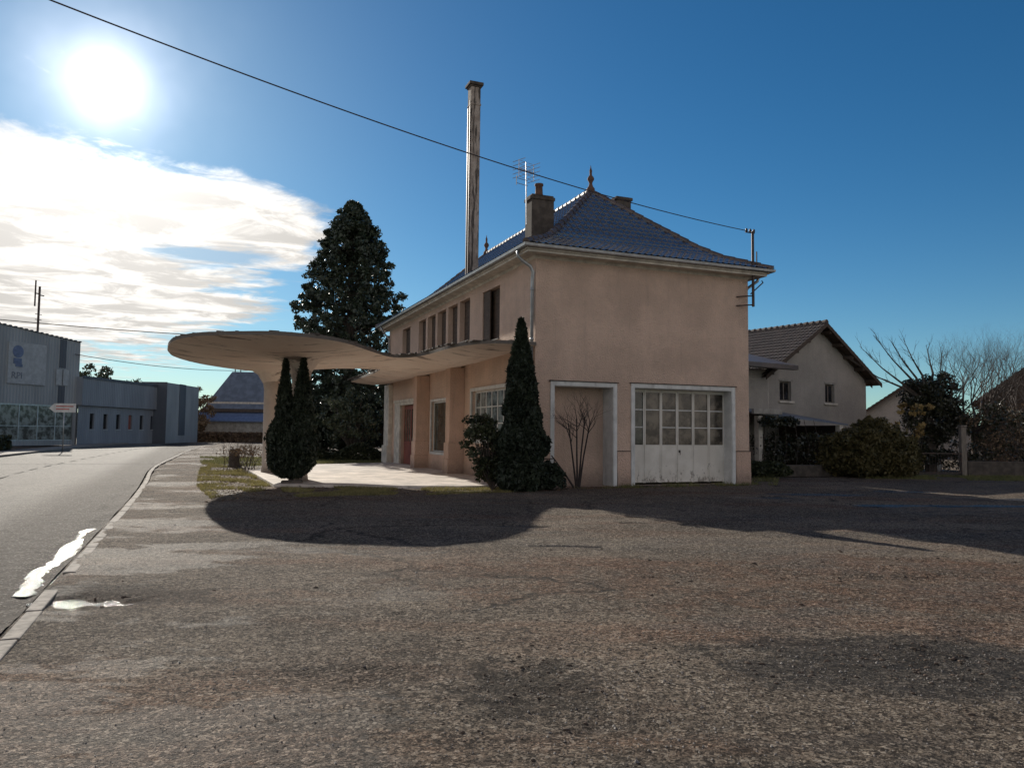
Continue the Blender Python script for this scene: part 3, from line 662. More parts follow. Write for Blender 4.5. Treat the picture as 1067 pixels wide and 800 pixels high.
# roof: bell-cast hips of interlocking tiles, the waves and steps modelled
RP = [(-.60, 7.12), (.6, 7.66), (1.2, 8.08), (W_/2, 10.50)]
def rz(dw):
    for (a, za), (b, zb) in zip(RP[:-1], RP[1:]):
        if dw <= b: return za+(zb-za)*(dw-a)/(b-a)
    return RP[-1][1]
def rn(dw):
    for (a, za), (b, zb) in zip(RP[:-1], RP[1:]):
        if dw <= b: s_ = math.atan2(zb-za, b-a); return -math.sin(s_), math.cos(s_)
    return -.68, .73
def roof_side(Lu, tw=.225, th=.30, nu_=6):
    """slope over a wall of length Lu: u along the eave, d up the slope in plan; returns bmesh in (u, d, z)"""
    bm = bmesh.new(); ds = []; dmax = W_/2
    dpos = -.60; k = 0
    while dpos < dmax:
        sl = math.cos(math.atan2(*[(lambda p, q: (q[1]-p[1], q[0]-p[0]))(*next(((p, q) for p, q in zip(RP[:-1], RP[1:]) if dpos < q[0]), (RP[-2], RP[-1])))][0]))
        st = th*sl; ds.append((dpos, .038)); ds.append((min(dmax, dpos+st*.5), .020)); ds.append((min(dmax, dpos+st-.004), .002)); dpos += st; k += 1
    us = np.arange(-.62, Lu+.62+1e-6, tw/nu_)
    rows = []
    for (dd, hh) in ds:
        r_ = []; row_k = int((dd+.6)/.25)
        nxn, nzn = rn(dd)
        for u in us:
            ph = (u/tw) % 1.0
            wv = .030*max(0, math.sin(ph*2*math.pi))**.8 + .006*math.sin(ph*4*math.pi)
            j = .004*n3(u, dd, 3.1, 4)
            o_ = hh+wv+j
            r_.append(bm.verts.new((u, dd+nxn*o_, rz(dd)+nzn*o_)))
        rows.append(r_)
    for a, b in zip(rows[:-1], rows[1:]):
        for i in range(len(us)-1): bm.faces.new((a[i], a[i+1], b[i+1], b[i]))
    for co, no in (((0, 0, 0), (-1, 1, 0)), ((Lu, 0, 0), (1, 1, 0))):
        g_ = bm.verts[:]+bm.edges[:]+bm.faces[:]
        bmesh.ops.bisect_plane(bm, geom=g_, plane_co=co, plane_no=no, clear_outer=True)
    return bm
roofm = bmesh.new(); sides = []
def add_side(M4, Lu):
    b = roof_side(Lu); me = bpy.data.meshes.new('tmp'); b.transform(M4); b.to_mesh(me); b.free(); roofm.from_mesh(me); bpy.data.meshes.remove(me)
add_side(Matrix.Identity(4), W_)                                                   # over the garage doors
add_side(Matrix(((0, 1, 0, 0), (-1, 0, 0, L_), (0, 0, 1, 0), (0, 0, 0, 1))), L_)      # along the canopy front
add_side(Matrix(((0, -1, 0, W_), (1, 0, 0, 0), (0, 0, 1, 0), (0, 0, 0, 1))), L_)      # far long side
add_side(Matrix(((-1, 0, 0, W_), (0, -1, 0, L_), (0, 0, 1, 0), (0, 0, 0, 1))), W_)
bmesh.ops.recalc_face_normals(roofm, faces=roofm.faces[:])
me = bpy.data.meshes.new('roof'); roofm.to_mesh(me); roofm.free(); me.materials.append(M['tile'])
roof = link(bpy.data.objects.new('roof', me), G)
# ridge and hip caps
mb = MB()
def caps(pts):
    for p, q in zip(pts[:-1], pts[1:]):
        p, q = Vector(p), Vector(q); L = (q-p).length; n = max(1, int(L/.36)); dd = (q-p)/n
        for k in range(n):
            a = p+dd*k; b = a+dd*1.08; jj = Vector((0, 0, .008*math.sin(k*7.3)))
            mb.tube([a+jj, b+jj*.5], [.112, .088], 9)
hipz = lambda s_: rz(s_)+.03
for cx, cy, sx, sy in ((0, 0, 1, 1), (W_, 0, -1, 1), (W_, L_, -1, -1), (0, L_, 1, -1)):
    caps([(cx+sx*d_, cy+sy*d_, hipz(d_)) for d_ in (-.58, .6, 1.2, W_/2)])
caps([(W_/2, W_/2, 10.54), (W_/2, L_-W_/2, 10.54)])
mb.build('ridge_tiles', M['tile_ridge'], roof, smooth=False)
for y in (W_/2, L_-W_/2):
    mb = MB(); mb.lathe([(.16, -.1), (.15, .06), (.09, .14), (.06, .24), (.07, .30), (.12, .38), (.13, .43), (.10, .50), (.05, .56), (.045, .66), (.055, .72), (.02, .84), (.004, .95)], (W_/2, y, 10.56), 12)
    mb.build('finial', M['terra'], roof, smooth=True)

# tall flue, brick-and-render stacks
mb = MB(); cx, cy = .12, 6.2
mb.box(cx-.19, cx+.19, cy-.2, cy+.2, 7.2, 14.70); mb.box(cx-.21, cx+.21, cy-.22, cy+.22, 13.95, 14.03)
fl = mb.build('chimney', M['stack'], G, bevel=.02)
MB().box(cx-.23, cx+.23, cy-.24, cy+.24, 14.66, 14.72).box(cx-.28, cx+.28, cy-.29, cy+.29, 14.72, 14.84).build('chimney_cap', M['brick_stack'], fl, bevel=.02)
m_ = MB(); 
for s_ in (-1, 1): m_.box(cx-.215, cx-.192, cy+.12*s_-.03, cy+.12*s_+.03, 7.4, 13.9)
m_.tube([(cx-.22, cy-.2, 7.5), (cx-.22, cy-.2, 14.1)], .025, 6)
m_.build('flue_strap', M['darkmetal'], fl)
mb = MB(); cx, cy = 1.27, 2.6
mb.box(cx-.41, cx+.41, cy-.29, cy+.29, 7.7, 9.42); mb.box(cx-.44, cx+.44, cy-.32, cy+.32, 9.42, 9.54); mb.box(cx-.40, cx+.40, cy-.28, cy+.28, 9.54, 9.60)
ch = mb.build('chimney', M['brick_stack'], G, bevel=.02)
MB().lathe([(.15, 0), (.13, .1), (.12, .34), (.15, .36), (.15, .42), (.11, .42)], (cx-.05, cy-.05, 9.60), 12).build('chimney_pot', M['terra'], ch, smooth=True)
mb = MB(); mb.box(4.85, 5.45, 3.6, 4.4, 9.0, 10.25); mb.box(4.80, 5.50, 3.55, 4.45, 10.25, 10.37); mb.build('chimney', M['brick_stack'], G, bevel=.02)
# TV aerial on the stack
mb = MB(); ax, ay = .80, 2.62
mb.tube([(ax, ay, 8.6), (ax-.03, ay+.02, 10.75)], .018, 6)
def aerial(c, z, n, w0, box=.7):
    c = Vector((c[0], c[1], z)); d1 = Vector((.93, .37, 0)); d2 = Vector((-.37, .93, 0))
    mb.tube([c-d1*box*.5, c+d1*box*.5], .012, 5)
    for k in range(n):
        q = c+d1*box*(k/(n-1)-.5); mb.tube([q-d2*w0, q+d2*w0], .006, 4); mb.tube([q-Vector((0, 0, w0*.5)), q+Vector((0, 0, w0*.5))], .006, 4)
    for s_ in (-1, 1):
        for k in range(5):
            zz_ = -.28+.14*k; q = c+d1*box*.5*s_+Vector((0, 0, zz_)); mb.tube([q-d2*.3, q+d2*.3], .011, 4); mb.tube([q-d1*.06*s_, q-d1*.3*s_], .008, 4)
        q = c+d1*box*.5*s_; mb.tube([q-Vector((0, 0, .3)), q+Vector((0, 0, .3))], .014, 4)
    for zz_ in (-.14, 0, .14): mb.tube([c-d1*.25+Vector((0, 0, zz_)), c+d1*.25+Vector((0, 0, zz_))], .006, 4)
aerial((ax-.02, ay), 10.45, 7, .18)
for z in (9.95, 10.12): mb.tube([(ax-.42, ay-.1, z), (ax+.05, ay+.05, z)], .012, 4)
mb.tube([(ax-.42, ay-.1, 9.88), (ax-.42, ay-.1, 10.2)], .014, 4)
mb.build('aerial', M['alu'], G)
# electric service mast bracketed off the far right corner
mb = MB(); px_, py_ = 7.78, -.34
mb.tube([(px_, py_, 5.88), (px_, py_, 8.42)], .045, 8); mb.tube([(px_+.16, py_, 6.95), (px_+.16, py_, 7.75)], .02, 6)
for z in (6.25, 5.95): mb.tube([(px_+.05, py_, z), (7.35, -.02, z-.02)], .022, 6)
mb.tube([(px_-.1, py_, 6.3), (px_+.5, py_+.1, 6.75), (px_+.62, py_+.3, 6.85)], .02, 6)
mb.tube([(px_-.3, py_-.0, 8.37), (px_+.08, py_, 8.37)], .022, 6)
for x in (-.25, -.1, .05): mb.lathe([(.03, 0), (.045, .04), (.03, .10), (.012, .11)], (px_+x, py_, 8.39), 8)
mb.build('service_mast', M['darkmetal'], G)

# canopy: an oval mushroom slab on two flared columns, running into a strip along the front
near = [(-2.28, 1.5), (-2.34, 2.9), (-2.5, 4.1), (-2.85, 4.75), (-3.25, 4.7), (-3.87, 3.71), (-4.58, 2.5), (-5.3, 1.2), (-6.0, .45), (-6.8, .08), (-7.5, .05), (-8.2, .42), (-8.9, .85), (-9.5, 1.5), (-9.95, 2.7), (-10.12, 4.2), (-10.2, 5.8)]
far = [(-10.12, 7.6), (-9.85, 8.9), (-9.4, 10.2), (-8.7, 11.3), (-7.8, 12.2), (-6.9, 12.5), (-5.9, 11.9), (-4.9, 10.7), (-4.1, 9.4), (-3.5, 8.7), (-2.9, 8.8), (-2.45, 9.8), (-2.25, 12), (-2.15, 15), (-2.1, 18.6)]
outl = [(-.004, -.1), (-1.1, -.1), (-1.7, .02), (-2.08, .5)]+near+far+[(-.004, 18.6)]
def resample(P, step=.22):
    out_ = []
    for i in range(len(P)):
        a, b = Vector(P[i]), Vector(P[(i+1) % len(P)]); n = max(1, int((b-a).length/step))
        for k in range(n): out_.append(a.lerp(b, k/n))
    return out_
ring_pts = resample([(x, y) for x, y in outl]); 
# smooth the corner points a little
for _ in range(3): ring_pts = [p if p.x > -.05 else (ring_pts[i-1]+p*2+ring_pts[(i+1) % len(ring_pts)])/4 for i, p in enumerate(ring_pts)]
COLS = [(-6.72, 8.95), (-6.30, 3.7)]
from mathutils.geometry import delaunay_2d_cdt
inner = []
xx = -10.2
while xx < 0:
    yy_ = 0
    while yy_ < 18.6: inner.append(Vector((xx+.03*math.sin(yy_*9), yy_+.03*math.cos(xx*7)))); yy_ += .2
    xx += .2
def inside(p, P):
    c = False; j = len(P)-1
    for i in range(len(P)):
        if (P[i].y > p.y) != (P[j].y > p.y) and p.x < (P[j].x-P[i].x)*(p.y-P[i].y)/(P[j].y-P[i].y)+P[i].x: c = not c
        j = i
    return c
def edge_d(p): return min((p-q).length for q in ring_pts)
inner = [p for p in inner if inside(p, ring_pts) and edge_d(p) > .12]
n0 = len(ring_pts); vv = ring_pts+inner
res = delaunay_2d_cdt(vv, [], [list(range(n0))], 1, 1e-5)
pv, _, pf = res[0], res[1], res[2]
def zrim(p): return 4.2+.10*max(0, min(1, (p.x+3.2)/2.0))*max(0, min(1, (5-p.y)/5))
def ztop(p): return zrim(p)+.012*n3(p.x, p.y, 2.2, 1)
def zbot(p):
    e_ = edge_d(p); z = zrim(p)-.10-.30*(1-math.exp(-e_/1.3)) if p.x > -50 else 0
    if p.x > -2.4: z = max(z, zrim(p)-.30)
    for cx, cy in COLS:
        r = math.hypot(p.x-cx, p.y-cy); rr_ = max(0, r-.27); z -= .62*math.exp(-rr_/.2)*(1 if e_ > .3 else 0)
    return z
# the rim is ragged where render has come away
mb = MB(); nb = len(pv)
mb.v = [(p.x, p.y, ztop(p)) for p in pv]+[(p.x, p.y, zbot(p)) for p in pv]
mb.f = [tuple(f) for f in pf]+[tuple(i+nb for i in f)[::-1] for f in pf]
ed = {}
for f in pf:
    for i in range(len(f)):
        k = (f[i], f[(i+1) % len(f)]); ed[k] = 1
for (a, b) in list(ed):
    if (b, a) not in ed: mb.f.append((a, b, b+nb, a+nb)[::-1])
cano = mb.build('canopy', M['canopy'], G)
bm = bmesh.new(); bm.from_mesh(cano.data); bmesh.ops.recalc_face_normals(bm, faces=bm.faces[:]); bm.to_mesh(cano.data); bm.free()
for (cx, cy) in COLS:
    MB().lathe([(.30, .05), (.27, .3), (.26, 1.5), (.265, 2.6), (.27, 3.1), (.33, 3.5)], (cx, cy, 0), 24).build('column', M['creampink'], cano, smooth=True)
# loose debris and tile drip along the canopy's top edge
mb = MB(); rs = np.random.RandomState(4)
for i, p in enumerate(ring_pts):
    if p.x > -.3 or rs.rand() < .25: continue
    s_ = .03+.11*rs.rand()**2; z = ztop(p); c = (p.x+(-6-p.x)*.035, p.y+(6.3-p.y)*.03, z)
    mb.box(c[0]-s_, c[0]+s_, c[1]-s_*1.3, c[1]+s_*1.3, z-.02, z+.008+.028*rs.rand()**2)
mb.build('roof_edging', M['brick_stack'], cano)['kind'] = 'stuff'
# low rail by the cypress
mb = MB(); 
for x in (-.1, .12, .34, .5): mb.tube([(x, -.32, .0), (x, -.32, .86)], .014, 6)
mb.tube([(-.3, -.32, .86), (.5, -.32, .86)], .018, 6)
tag(mb.build('metal_rail', M['darkmetal']), 'small dark metal rail standing by the wall behind the tall cypress', 'railing'); bpy.data.objects['metal_rail'].location = (HX, HY, 0); bpy.data.objects['metal_rail'].rotation_euler = (0, 0, TH)

# ------------------------------------------------------------------ cables
def cable(p, q, sag, r, label, n=40, group='overhead cables'):
    p, q = Vector(p), Vector(q); pts = [p.lerp(q, k/n)-Vector((0, 0, sag*4*(k/n)*(1-k/n))) for k in range(n+1)]
    o = MB().tube(pts, r, 6).build('overhead_cable', M['darkmetal'], None, True); return tag(o, label, 'cable', group)
mast_top = Vector(L2W(7.78-.28, -.34, 8.42))
cable(mast_top, at(75, 0, 12)+(at(75, 0, 12)-mast_top)*.35+Vector((0, 0, .45)), .62, .013, 'long black cable crossing the sky to the mast on the filling station')
cable(at(-60, 327, 52), at(350, 356, 58), .25, .03, 'upper of the two thin cables over the blue hall on the left')
cable(at(78, 369, 74), at(262, 386, 104), .5, .035, 'lower thin cable from the blue hall towards the house behind the canopy')

# ------------------------------------------------------------------ trees and shrubs of the forecourt
def L(x, y, z=0): return L2W(x, y, z)
def cone_plant(name, base, prof_fn, H, rs, n, size, label, cat, m=None, core=True, lean=(0, 0), squash=1, spires=None, elong=2.2, group=None):
    """dense upright evergreen: body surface of foliage sprays over a dark inner core"""
    root = empty(name, base, 0, label, cat, group)
    P = []
    for i in range(n):
        z = H*rs.rand()**.85; sp = spires[rs.randint(len(spires))] if spires else (0, 0, H, 1.0)
        cx, cy, hh, k = sp
        if z > hh: z = hh*rs.rand()
        r = prof_fn(z/hh)*k; a = rs.rand()*2*math.pi
        r *= (1+.12*noise.noise(Vector((math.cos(a)*1.6, math.sin(a)*1.6, z*1.4+cx*9))))*(1.02-.22*rs.rand()**2)
        f = min(1, z/hh*1.6) if spires else 0
        P.append((cx*f+r*math.cos(a)+lean[0]*z, cy*f+r*math.sin(a)+lean[1]*z, z+.02))
    V_, F_ = quads(np.array(P), size, rs, elong, up=1.2); np_mesh('foliage', V_, F_, m or M['cypress'], root)
    return root
rs = np.random.RandomState(21)
# double-spired topiary cypress, bulging at the foot
def pr(f):
    return np.interp(f, [0, .05, .14, .24, .33, .42, .6, .8, .93, 1], [.30, .52, .76, .78, .66, .60, .50, .30, .15, .02])
tw = empty('topiary_cypress', tuple(at(303, 503, 23.3))[:2]+(0,), 0, 'clipped dark cypress with twin pointed tops and bulging foot under the canopy', 'tree')
tz0 = .22
P = []
body = ([.0, .10, .35, .75, 1.15, 1.6, 1.95], [.24, .40, .60, .70, .66, .56, .30])
spl = ((-.25, ([1.0, 1.5, 2.2, 2.8, 3.2, 3.62], [.30, .29, .21, .135, .07, .01])), (.29, ([1.0, 1.5, 2.2, 2.9, 3.3, 3.66], [.34, .32, .25, .165, .085, .01])))
for i in range(30000):
    a = rs.rand()*2*math.pi; ps = i % 5
    if ps < 3: z = 1.95*rs.rand(); cx = 0; r_ = np.interp(z, *body); sd_ = 0
    else: cx, pf_ = spl[ps-3]; z = 1.0+2.66*rs.rand()**1.1; r_ = np.interp(z, *pf_); sd_ = ps*5
    r_ *= (1+.20*noise.noise(Vector((math.cos(a)*1.7, math.sin(a)*1.7, z*1.9+sd_))))*(1.05-.33*rs.rand()**2.4)
    if rs.rand() < .05: r_ = r_*1.05+.03
    P.append((cx*(.75 if z < 1.5 else 1)+r_*math.cos(a), r_*math.sin(a), tz0+z))
V_, F_ = quads(np.array(P), .06, rs, 2.4, up=1.3); np_mesh('foliage', V_, F_, M['cypress'], tw)
cb_ = MB(); cb_.lathe([(r_*.8, tz0+.03+z) for z, r_ in zip(*body)], (0, 0, 0), 14)
for cx, pf_ in spl: cb_.lathe([(max(.01, r_*.75), tz0+z) for z, r_ in zip(*pf_)], (cx*.95, 0, 0), 12)
cb_.build('inner_growth', M['cypress'], tw, smooth=True)
MB().tube([(0, 0, -.05), (0, 0, .5)], [.09, .07], 8).build('trunk', M['bark'], tw)
o = MB().box(-.30, .30, -.14, .14, 0, .15).build('stone_block', M['brick_stack'], bevel=.03); o.location = tuple(at(304, 505, 22.75))[:2]+(0,); o.rotation_euler = (0, 0, .2)
tag(o, 'low grey stone block at the foot of the twin-topped clipped cypress', 'stone')

# tall cypress against the corner
cp = empty('tall_cypress', tuple(at(543, 512, 21.5))[:2]+(0,), 0, 'tall dark pointed cypress growing against the near corner of the filling station', 'tree')
P = []
for i in range(30000):
    f = rs.rand()**.95; z = f*4.72; a = rs.rand()*2*math.pi
    r = np.interp(f, [0, .05, .12, .27, .45, .63, .8, .93, 1], [.50, .70, .77, .66, .54, .40, .25, .12, .02])
    r *= 1+.42*noise.noise(Vector((math.cos(a)*1.9, math.sin(a)*1.9, z*1.9)))
    r *= .87*(1.08-.42*rs.rand()**2.0)
    P.append((r*math.cos(a)-.03*z+.10*f, r*math.sin(a), .05+z))
V_, F_ = quads(np.array(P), .07, rs, 2.4, up=1.2); np_mesh('foliage', V_, F_, M['cypress'], cp)
MB().lathe([(max(.01, .55*np.interp(f, [0, .05, .12, .27, .45, .63, .8, .93, 1], [.50, .70, .77, .66, .54, .40, .25, .12, .02])), .05+4.5*f) for f in np.linspace(0, .97, 20)], (0, 0, 0), 14).build('inner_growth', M['cypress'], cp, smooth=True)
MB().tube([(0, 0, -.05), (0, 0, 1)], [.12, .08], 8).build('trunk', M['bark'], cp)
# leafy shrub left of it
sh = empty('evergreen_shrub', tuple(at(513, 508, 21.6))[:2]+(0,), 0, 'loose leafy evergreen shrub leaning out to the left of the tall corner cypress', 'shrub')
C = []; 
stems = MB()
for k in range(46):
    a = rs.rand()*6.28; h_ = .3+1.75*rs.rand(); rr_ = (.15+.45*rs.rand())*(1.1-abs(h_-1.1)*.35); x = rr_*math.cos(a)-.12*h_; y = rr_*math.sin(a)*.7
    C.append((x, y, h_)); stems.tube([(0, 0, 0), (x*.5, y*.5, h_*.55), (x, y, h_)], [.02, .012, .005], 4)
stems.build('stem', M['twig'], sh)
V_, F_ = quads(clumps(C, [.22]*len(C), 70, rs), .065, rs, 1.9); np_mesh('foliage', V_, F_, M['hedge'], sh)
def ball_shrub(name, base, rx, ry, rz_, n, size, m, rs, label, cat='shrub', rough_=.2, zc=None, twigs=True, group=None):
    root = empty(name, base, 0, label, cat, group); P = []
    d = rs.normal(size=(n, 3)); d /= np.linalg.norm(d, axis=1)[:, None]
    for q in d:
        if q[2] < -.55: q[2] = -q[2]
        k = (1+rough_*2*noise.noise(Vector(q)*2.6+Vector(base)))*(1.0-.35*rs.rand()**2.5)
        P.append((q[0]*rx*k, q[1]*ry*k, (zc or rz_*.8)+q[2]*rz_*k))
    V_, F_ = quads(np.array(P), size, rs, 1.9); V_[:, 2] = np.maximum(V_[:, 2], .01); np_mesh('foliage', V_, F_, m, root)
    iv = bmesh.new(); bmesh.ops.create_icosphere(iv, subdivisions=3, radius=1)
    for v in iv.verts: v.co = Vector((v.co.x*rx*.78, v.co.y*ry*.78, (zc or rz_*.8)+v.co.z*rz_*.78))
    me = bpy.data.meshes.new('inner_growth'); iv.to_mesh(me); iv.free(); me.materials.append(m); link(bpy.data.objects.new('inner_growth', me), root)
    if twigs:
        t_ = MB()
        for k in range(7): a = k*.9; t_.tube([(0, 0, 0), (rx*.3*math.cos(a), ry*.3*math.sin(a), rz_*.7)], [.03, .015], 5)
        t_.build('stem', M['bark'], root)
    return root
ball_shrub('round_bush', tuple(at(571, 510, 21.9))[:2]+(0,), .42, .4, .42, 5200, .05, M['cypress'], rs, 'low rounded dark bush on the right of the tall corner cypress')
# bare lilac-like shrub in front of the walled bay
def bare(name, base, label, cat, fn, tw_m=None):
    root = empty(name, base, 0, label, cat); m1 = MB(); fn(m1); m1.build('branches', tw_m or M['twigred'], root); return root
def f_bare(m1):
    r_ = np.random.RandomState(5)
    for (dx, dz, az_, ln) in ((-.16, 1, 0, 1.9), (-.03, 1, 0, 2.05), (.10, 1, 0, 2.1), (.17, 1, .1, 1.85), (-.42, 1, .1, .95)):
        pts = [Vector((dx*.25, 0, 0)), Vector((dx*1.0, .02, ln*.5)), Vector((dx*1.9+.02, .03, ln))]
        m1.tube(pts, [.035, .026, .02], 6, cap=False)
        if ln > 1:
            for k in range(6):
                p0 = pts[1].lerp(pts[2], .35+.65*r_.rand()); tree_limbs(m1, p0, (r_.normal()*.55+dx*1.2, r_.normal()*.25, .75), .42, .013, 2, r_, .45, .25, 3, 4, 3, .72, .3)
bare('bare_shrub', tuple(at(602, 506, 22.9))[:2]+(0,), 'leafless many-stemmed shrub standing in front of the walled-up bay', 'shrub', f_bare)
# twiggy shrub and stump by the canopy's outer column
def f_twig(m1):
    r_ = np.random.RandomState(8)
    for k in range(20): a = r_.rand()*6.28; tree_limbs(m1, (0.5*r_.normal()*.6, .3*r_.normal(), 0), (math.cos(a)*.7, math.sin(a)*.7, 1), .62, .016, 3, r_, .5, .15, 3, 4, 3, .72, .35)
b_ = bare('twiggy_shrub', tuple(at(255, 485, 31.5))[:2]+(0,), 'brown twiggy leafless shrub just left of the outer canopy column', 'shrub', f_twig, M['twig'])
V_, F_ = quads(clumps([(x, y, .75) for x, y in rs.normal(size=(14, 2))*.4], [.4]*14, 40, rs), .05, rs, 1.6); np_mesh('dead_leaves', V_, F_, M['litter'], b_)
o = MB().lathe([(.30, 0), (.24, .15), (.22, .7), (.19, .78)], (0, 0, 0), 11).build('tree_stump', M['bark'], None); o.location = tuple(at(244, 480, 34))[:2]+(0,); tag(o, 'dark cut tree stump at the left edge of the twiggy shrub', 'stump')

# the big conifer behind the canopy
ct_ = empty('tall_conifer', tuple(at(362, 470, 50))[:2]+(0,), 0, 'tall broad dark conifer rising behind the canopy', 'tree')
rs = np.random.RandomState(33); HT = 16.5
C = []; rad = []
def crad(z): f = z/HT; return np.interp(f, [0, .08, .2, .45, .62, .78, .9, .97, 1], [3.0, 4.0, 4.4, 4.15, 3.4, 2.4, 1.5, .75, .15])
br = MB()
for k in range(1350):
    z = HT*(rs.rand()**1.05); z = max(.8, z); a = rs.rand()*6.283; q = rs.rand()**.45
    r = crad(z)*q*(1+.14*noise.noise(Vector((math.cos(a)*2, math.sin(a)*2, z*.8)))); x, y = r*math.cos(a), r*math.sin(a)
    C.append((x, y, z)); rad.append(.26+.26*rs.rand()*(1-z/HT*.6)*1.2)
    if k % 4 == 0: br.tube([(0, 0, max(0.2, z-r*.35)), (x*.55, y*.55, z-r*.12), (x, y, z)], [.06, .035, .012], 4, cap=False)
for k in range(14): C.append((rs.normal()*.08, rs.normal()*.08, HT-1.2+.1*k)); rad.append(.30-.016*k)
V_, F_ = quads(clumps(C, rad, 56, rs, .75), .125, rs, 2.0, up=.3)
np_mesh('crown', V_, F_, M['conifer'], ct_)
br.tube([(0, 0, 0), (0, 0, 8), (0, 0, HT-.5)], [.45, .28, .03], 10); br.build('trunk', M['bark'], ct_)
# speckled small-leaved tree and understorey below the canopy
def leafy_tree(name, base, H, rx, ry, n, size, m, rs, label, zlow=.5, trunk_r=.1, group=None, per=60, crad_=.38):
    root = empty(name, base, 0, label, 'tree', group); C = []; b = MB()
    for k in range(n):
        dd = rs.normal(size=3); dd /= np.linalg.norm(dd); q = rs.rand()**.4
        z = zlow+(H-zlow)*(.5+.5*dd[2]*q); x = dd[0]*rx*q; y = dd[1]*ry*q; C.append((x, y, z))
        if k % 2 == 0: b.tube([(0, 0, min(zlow*.8, z)), (x*.45, y*.45, (z+zlow)*.5), (x, y, z)], [trunk_r*.5, trunk_r*.3, .008], 4, cap=False)
    b.tube([(0, 0, -.05), (0, 0, zlow+.3)], [trunk_r, trunk_r*.8], 8)
    V_, F_ = quads(clumps(C, [crad_]*n, per, rs), size, rs, 1.8); V_[:, 2] = np.maximum(V_[:, 2], .02); np_mesh('crown', V_, F_, m, root); b.build('trunk', M['bark'], root); return root
leafy_tree('small_tree', tuple(at(366, 476, 44))[:2]+(0,), 4.0, 2.0, 1.4, 60, .085, M['shrubleaf'], rs, 'small glossy-leaved tree glinting in the sun under the canopy edge', .7)
leafy_tree('evergreen_tree', tuple(at(405, 476, 47))[:2]+(0,), 4.6, 2.2, 1.6, 70, .12, M['conifer'], rs, 'dark evergreen tree right of the small glinting tree, by the building', .4, group='evergreens behind the forecourt')
leafy_tree('evergreen_tree', tuple(at(326, 470, 49))[:2]+(0,), 5.2, 2.0, 1.6, 70, .12, M['conifer'], rs, 'dark evergreen tree just right of the clipped twin cypress', .4, group='evergreens behind the forecourt')
hd = empty('low_hedge', tuple(at(360, 478, 42.5))[:2]+(0,), TH*.3, 'low dark hedge along the far side of the forecourt under the canopy', 'hedge')
pts = np.stack([rs.uniform(-3.6, 4.2, 16000), rs.uniform(-.35, .35, 16000), rs.uniform(.03, .95, 16000)], 1); pts[:, 2] *= .75+.3*np.sin(pts[:, 0]*2.1); V_, F_ = quads(pts, .07, rs, 1.7); np_mesh('foliage', V_, F_, M['hedge'], hd)

# ------------------------------------------------------------------ grass, litter, gravel (uncountable)
def inpoly(x, y, P):
    c = False; j = len(P)-1
    for i in range(len(P)):
        if (P[i][1] > y) != (P[j][1] > y) and x < (P[j][0]-P[i][0])*(y-P[i][1])/(P[j][1]-P[i][1])+P[i][0]: c = not c
        j = i
    return c
def scatter(polys, n, rs, thr=-9, s=.5):
    out_ = []
    for P in polys:
        x0, x1 = min(p[0] for p in P), max(p[0] for p in P); y0, y1 = min(p[1] for p in P), max(p[1] for p in P)
        k = 0
        while k < n:
            x, y = rs.uniform(x0, x1), rs.uniform(y0, y1); k += 1
            if inpoly(x, y, P) and noise.noise(Vector((x*s, y*s, 2))) > thr: out_.append((x, y))
    return out_
def blades(name, pts, h, m, rs, label, cat, z0=0.0, local=True):
    V_ = []; n = len(pts)
    for (x, y) in pts:
        X, Y, _ = L2W(x, y) if local else (x, y, 0); a = rs.rand()*3.14; hh = h*(.5+.8*rs.rand()); wd = .007+.007*rs.rand(); dx, dy = math.cos(a)*wd, math.sin(a)*wd; l1, l2 = rs.normal()*hh*.5, rs.normal()*hh*.5
        z = gh(X, Y)-.01+z0
        V_ += [(X-dx, Y-dy, z), (X+dx, Y+dy, z), (X+l1, Y+l2, z+hh)]
    o = np_mesh(name, np.array(V_), np.arange(n*3).reshape(n, 3), m); tag(o, label, cat, kind='stuff'); return o
rs = np.random.RandomState(55)
strip_left = [(-8.9, -1.6), (-7.6, .6), (-7.2, 2.2), (-7.4, 10.5), (-7.6, 14), (-8.9, 20), (-9.1, 12), (-9.2, 3)]
blades('grass', scatter([strip_left], 26000, rs, -.02, .8), .09, M['drygrass'], rs, 'yellowish winter grass between the footway and the left edge of the forecourt slab', 'grass')
blades('grass', scatter([[(-7.2, -1.9), (-4, -1.4), (-1.2, -1.6), (-1.0, .2), (-2.2, .25), (-4.3, .9), (-7.0, 2.1)]], 30000, rs, -.1, .9), .07, M['drygrass'], rs, 'straggly grass and moss along the front edge of the forecourt slab', 'grass')
blades('grass', scatter([[(-7.4, 15), (-4, 17.5), (0, 18.6), (3, 24), (-9, 28), (-9, 19)]], 30000, rs, -.3, .5), .12, M['greengrass'], rs, 'lit lawn strip between the forecourt slab and the low hedge', 'grass')
blades('grass', scatter([[(13.5, 29.6), (17, 29.2), (24, 28.4), (34, 29), (34, 33), (20, 32.2), (15, 31.8)]], 34000, rs, -.3, .5), .11, M['greengrass'], rs, 'sunlit grass verge along the garden fence at the right edge', 'grass', local=False)
blades('weeds', scatter([[(-.2, -.9), (8.2, -.9), (11, 2.2), (11, 3.4), (7.9, .3), (7.9, -.1), (-.2, -.1)]], 12000, rs, -.1, 1.1), .12, M['greengrass'], rs, 'sparse weeds at the foot of the garage wall', 'weeds')
pts = scatter([strip_left, [(-9.2, -2.5), (-7, -2.2), (-1.5, -1.8), (2, -1.2), (8, -1), (8, 0), (-1, 0), (-7, 2)]], 2600, rs)
P = np.array([(L2W(x, y)[0], L2W(x, y)[1], gh(*L2W(x, y)[:2])+.012) for x, y in pts]); V_, F_ = quads(P, .055, rs, 1.4); V_[:, 2] = P[:, 2].repeat(4)+(V_[:, 2]-P[:, 2].repeat(4))*.3
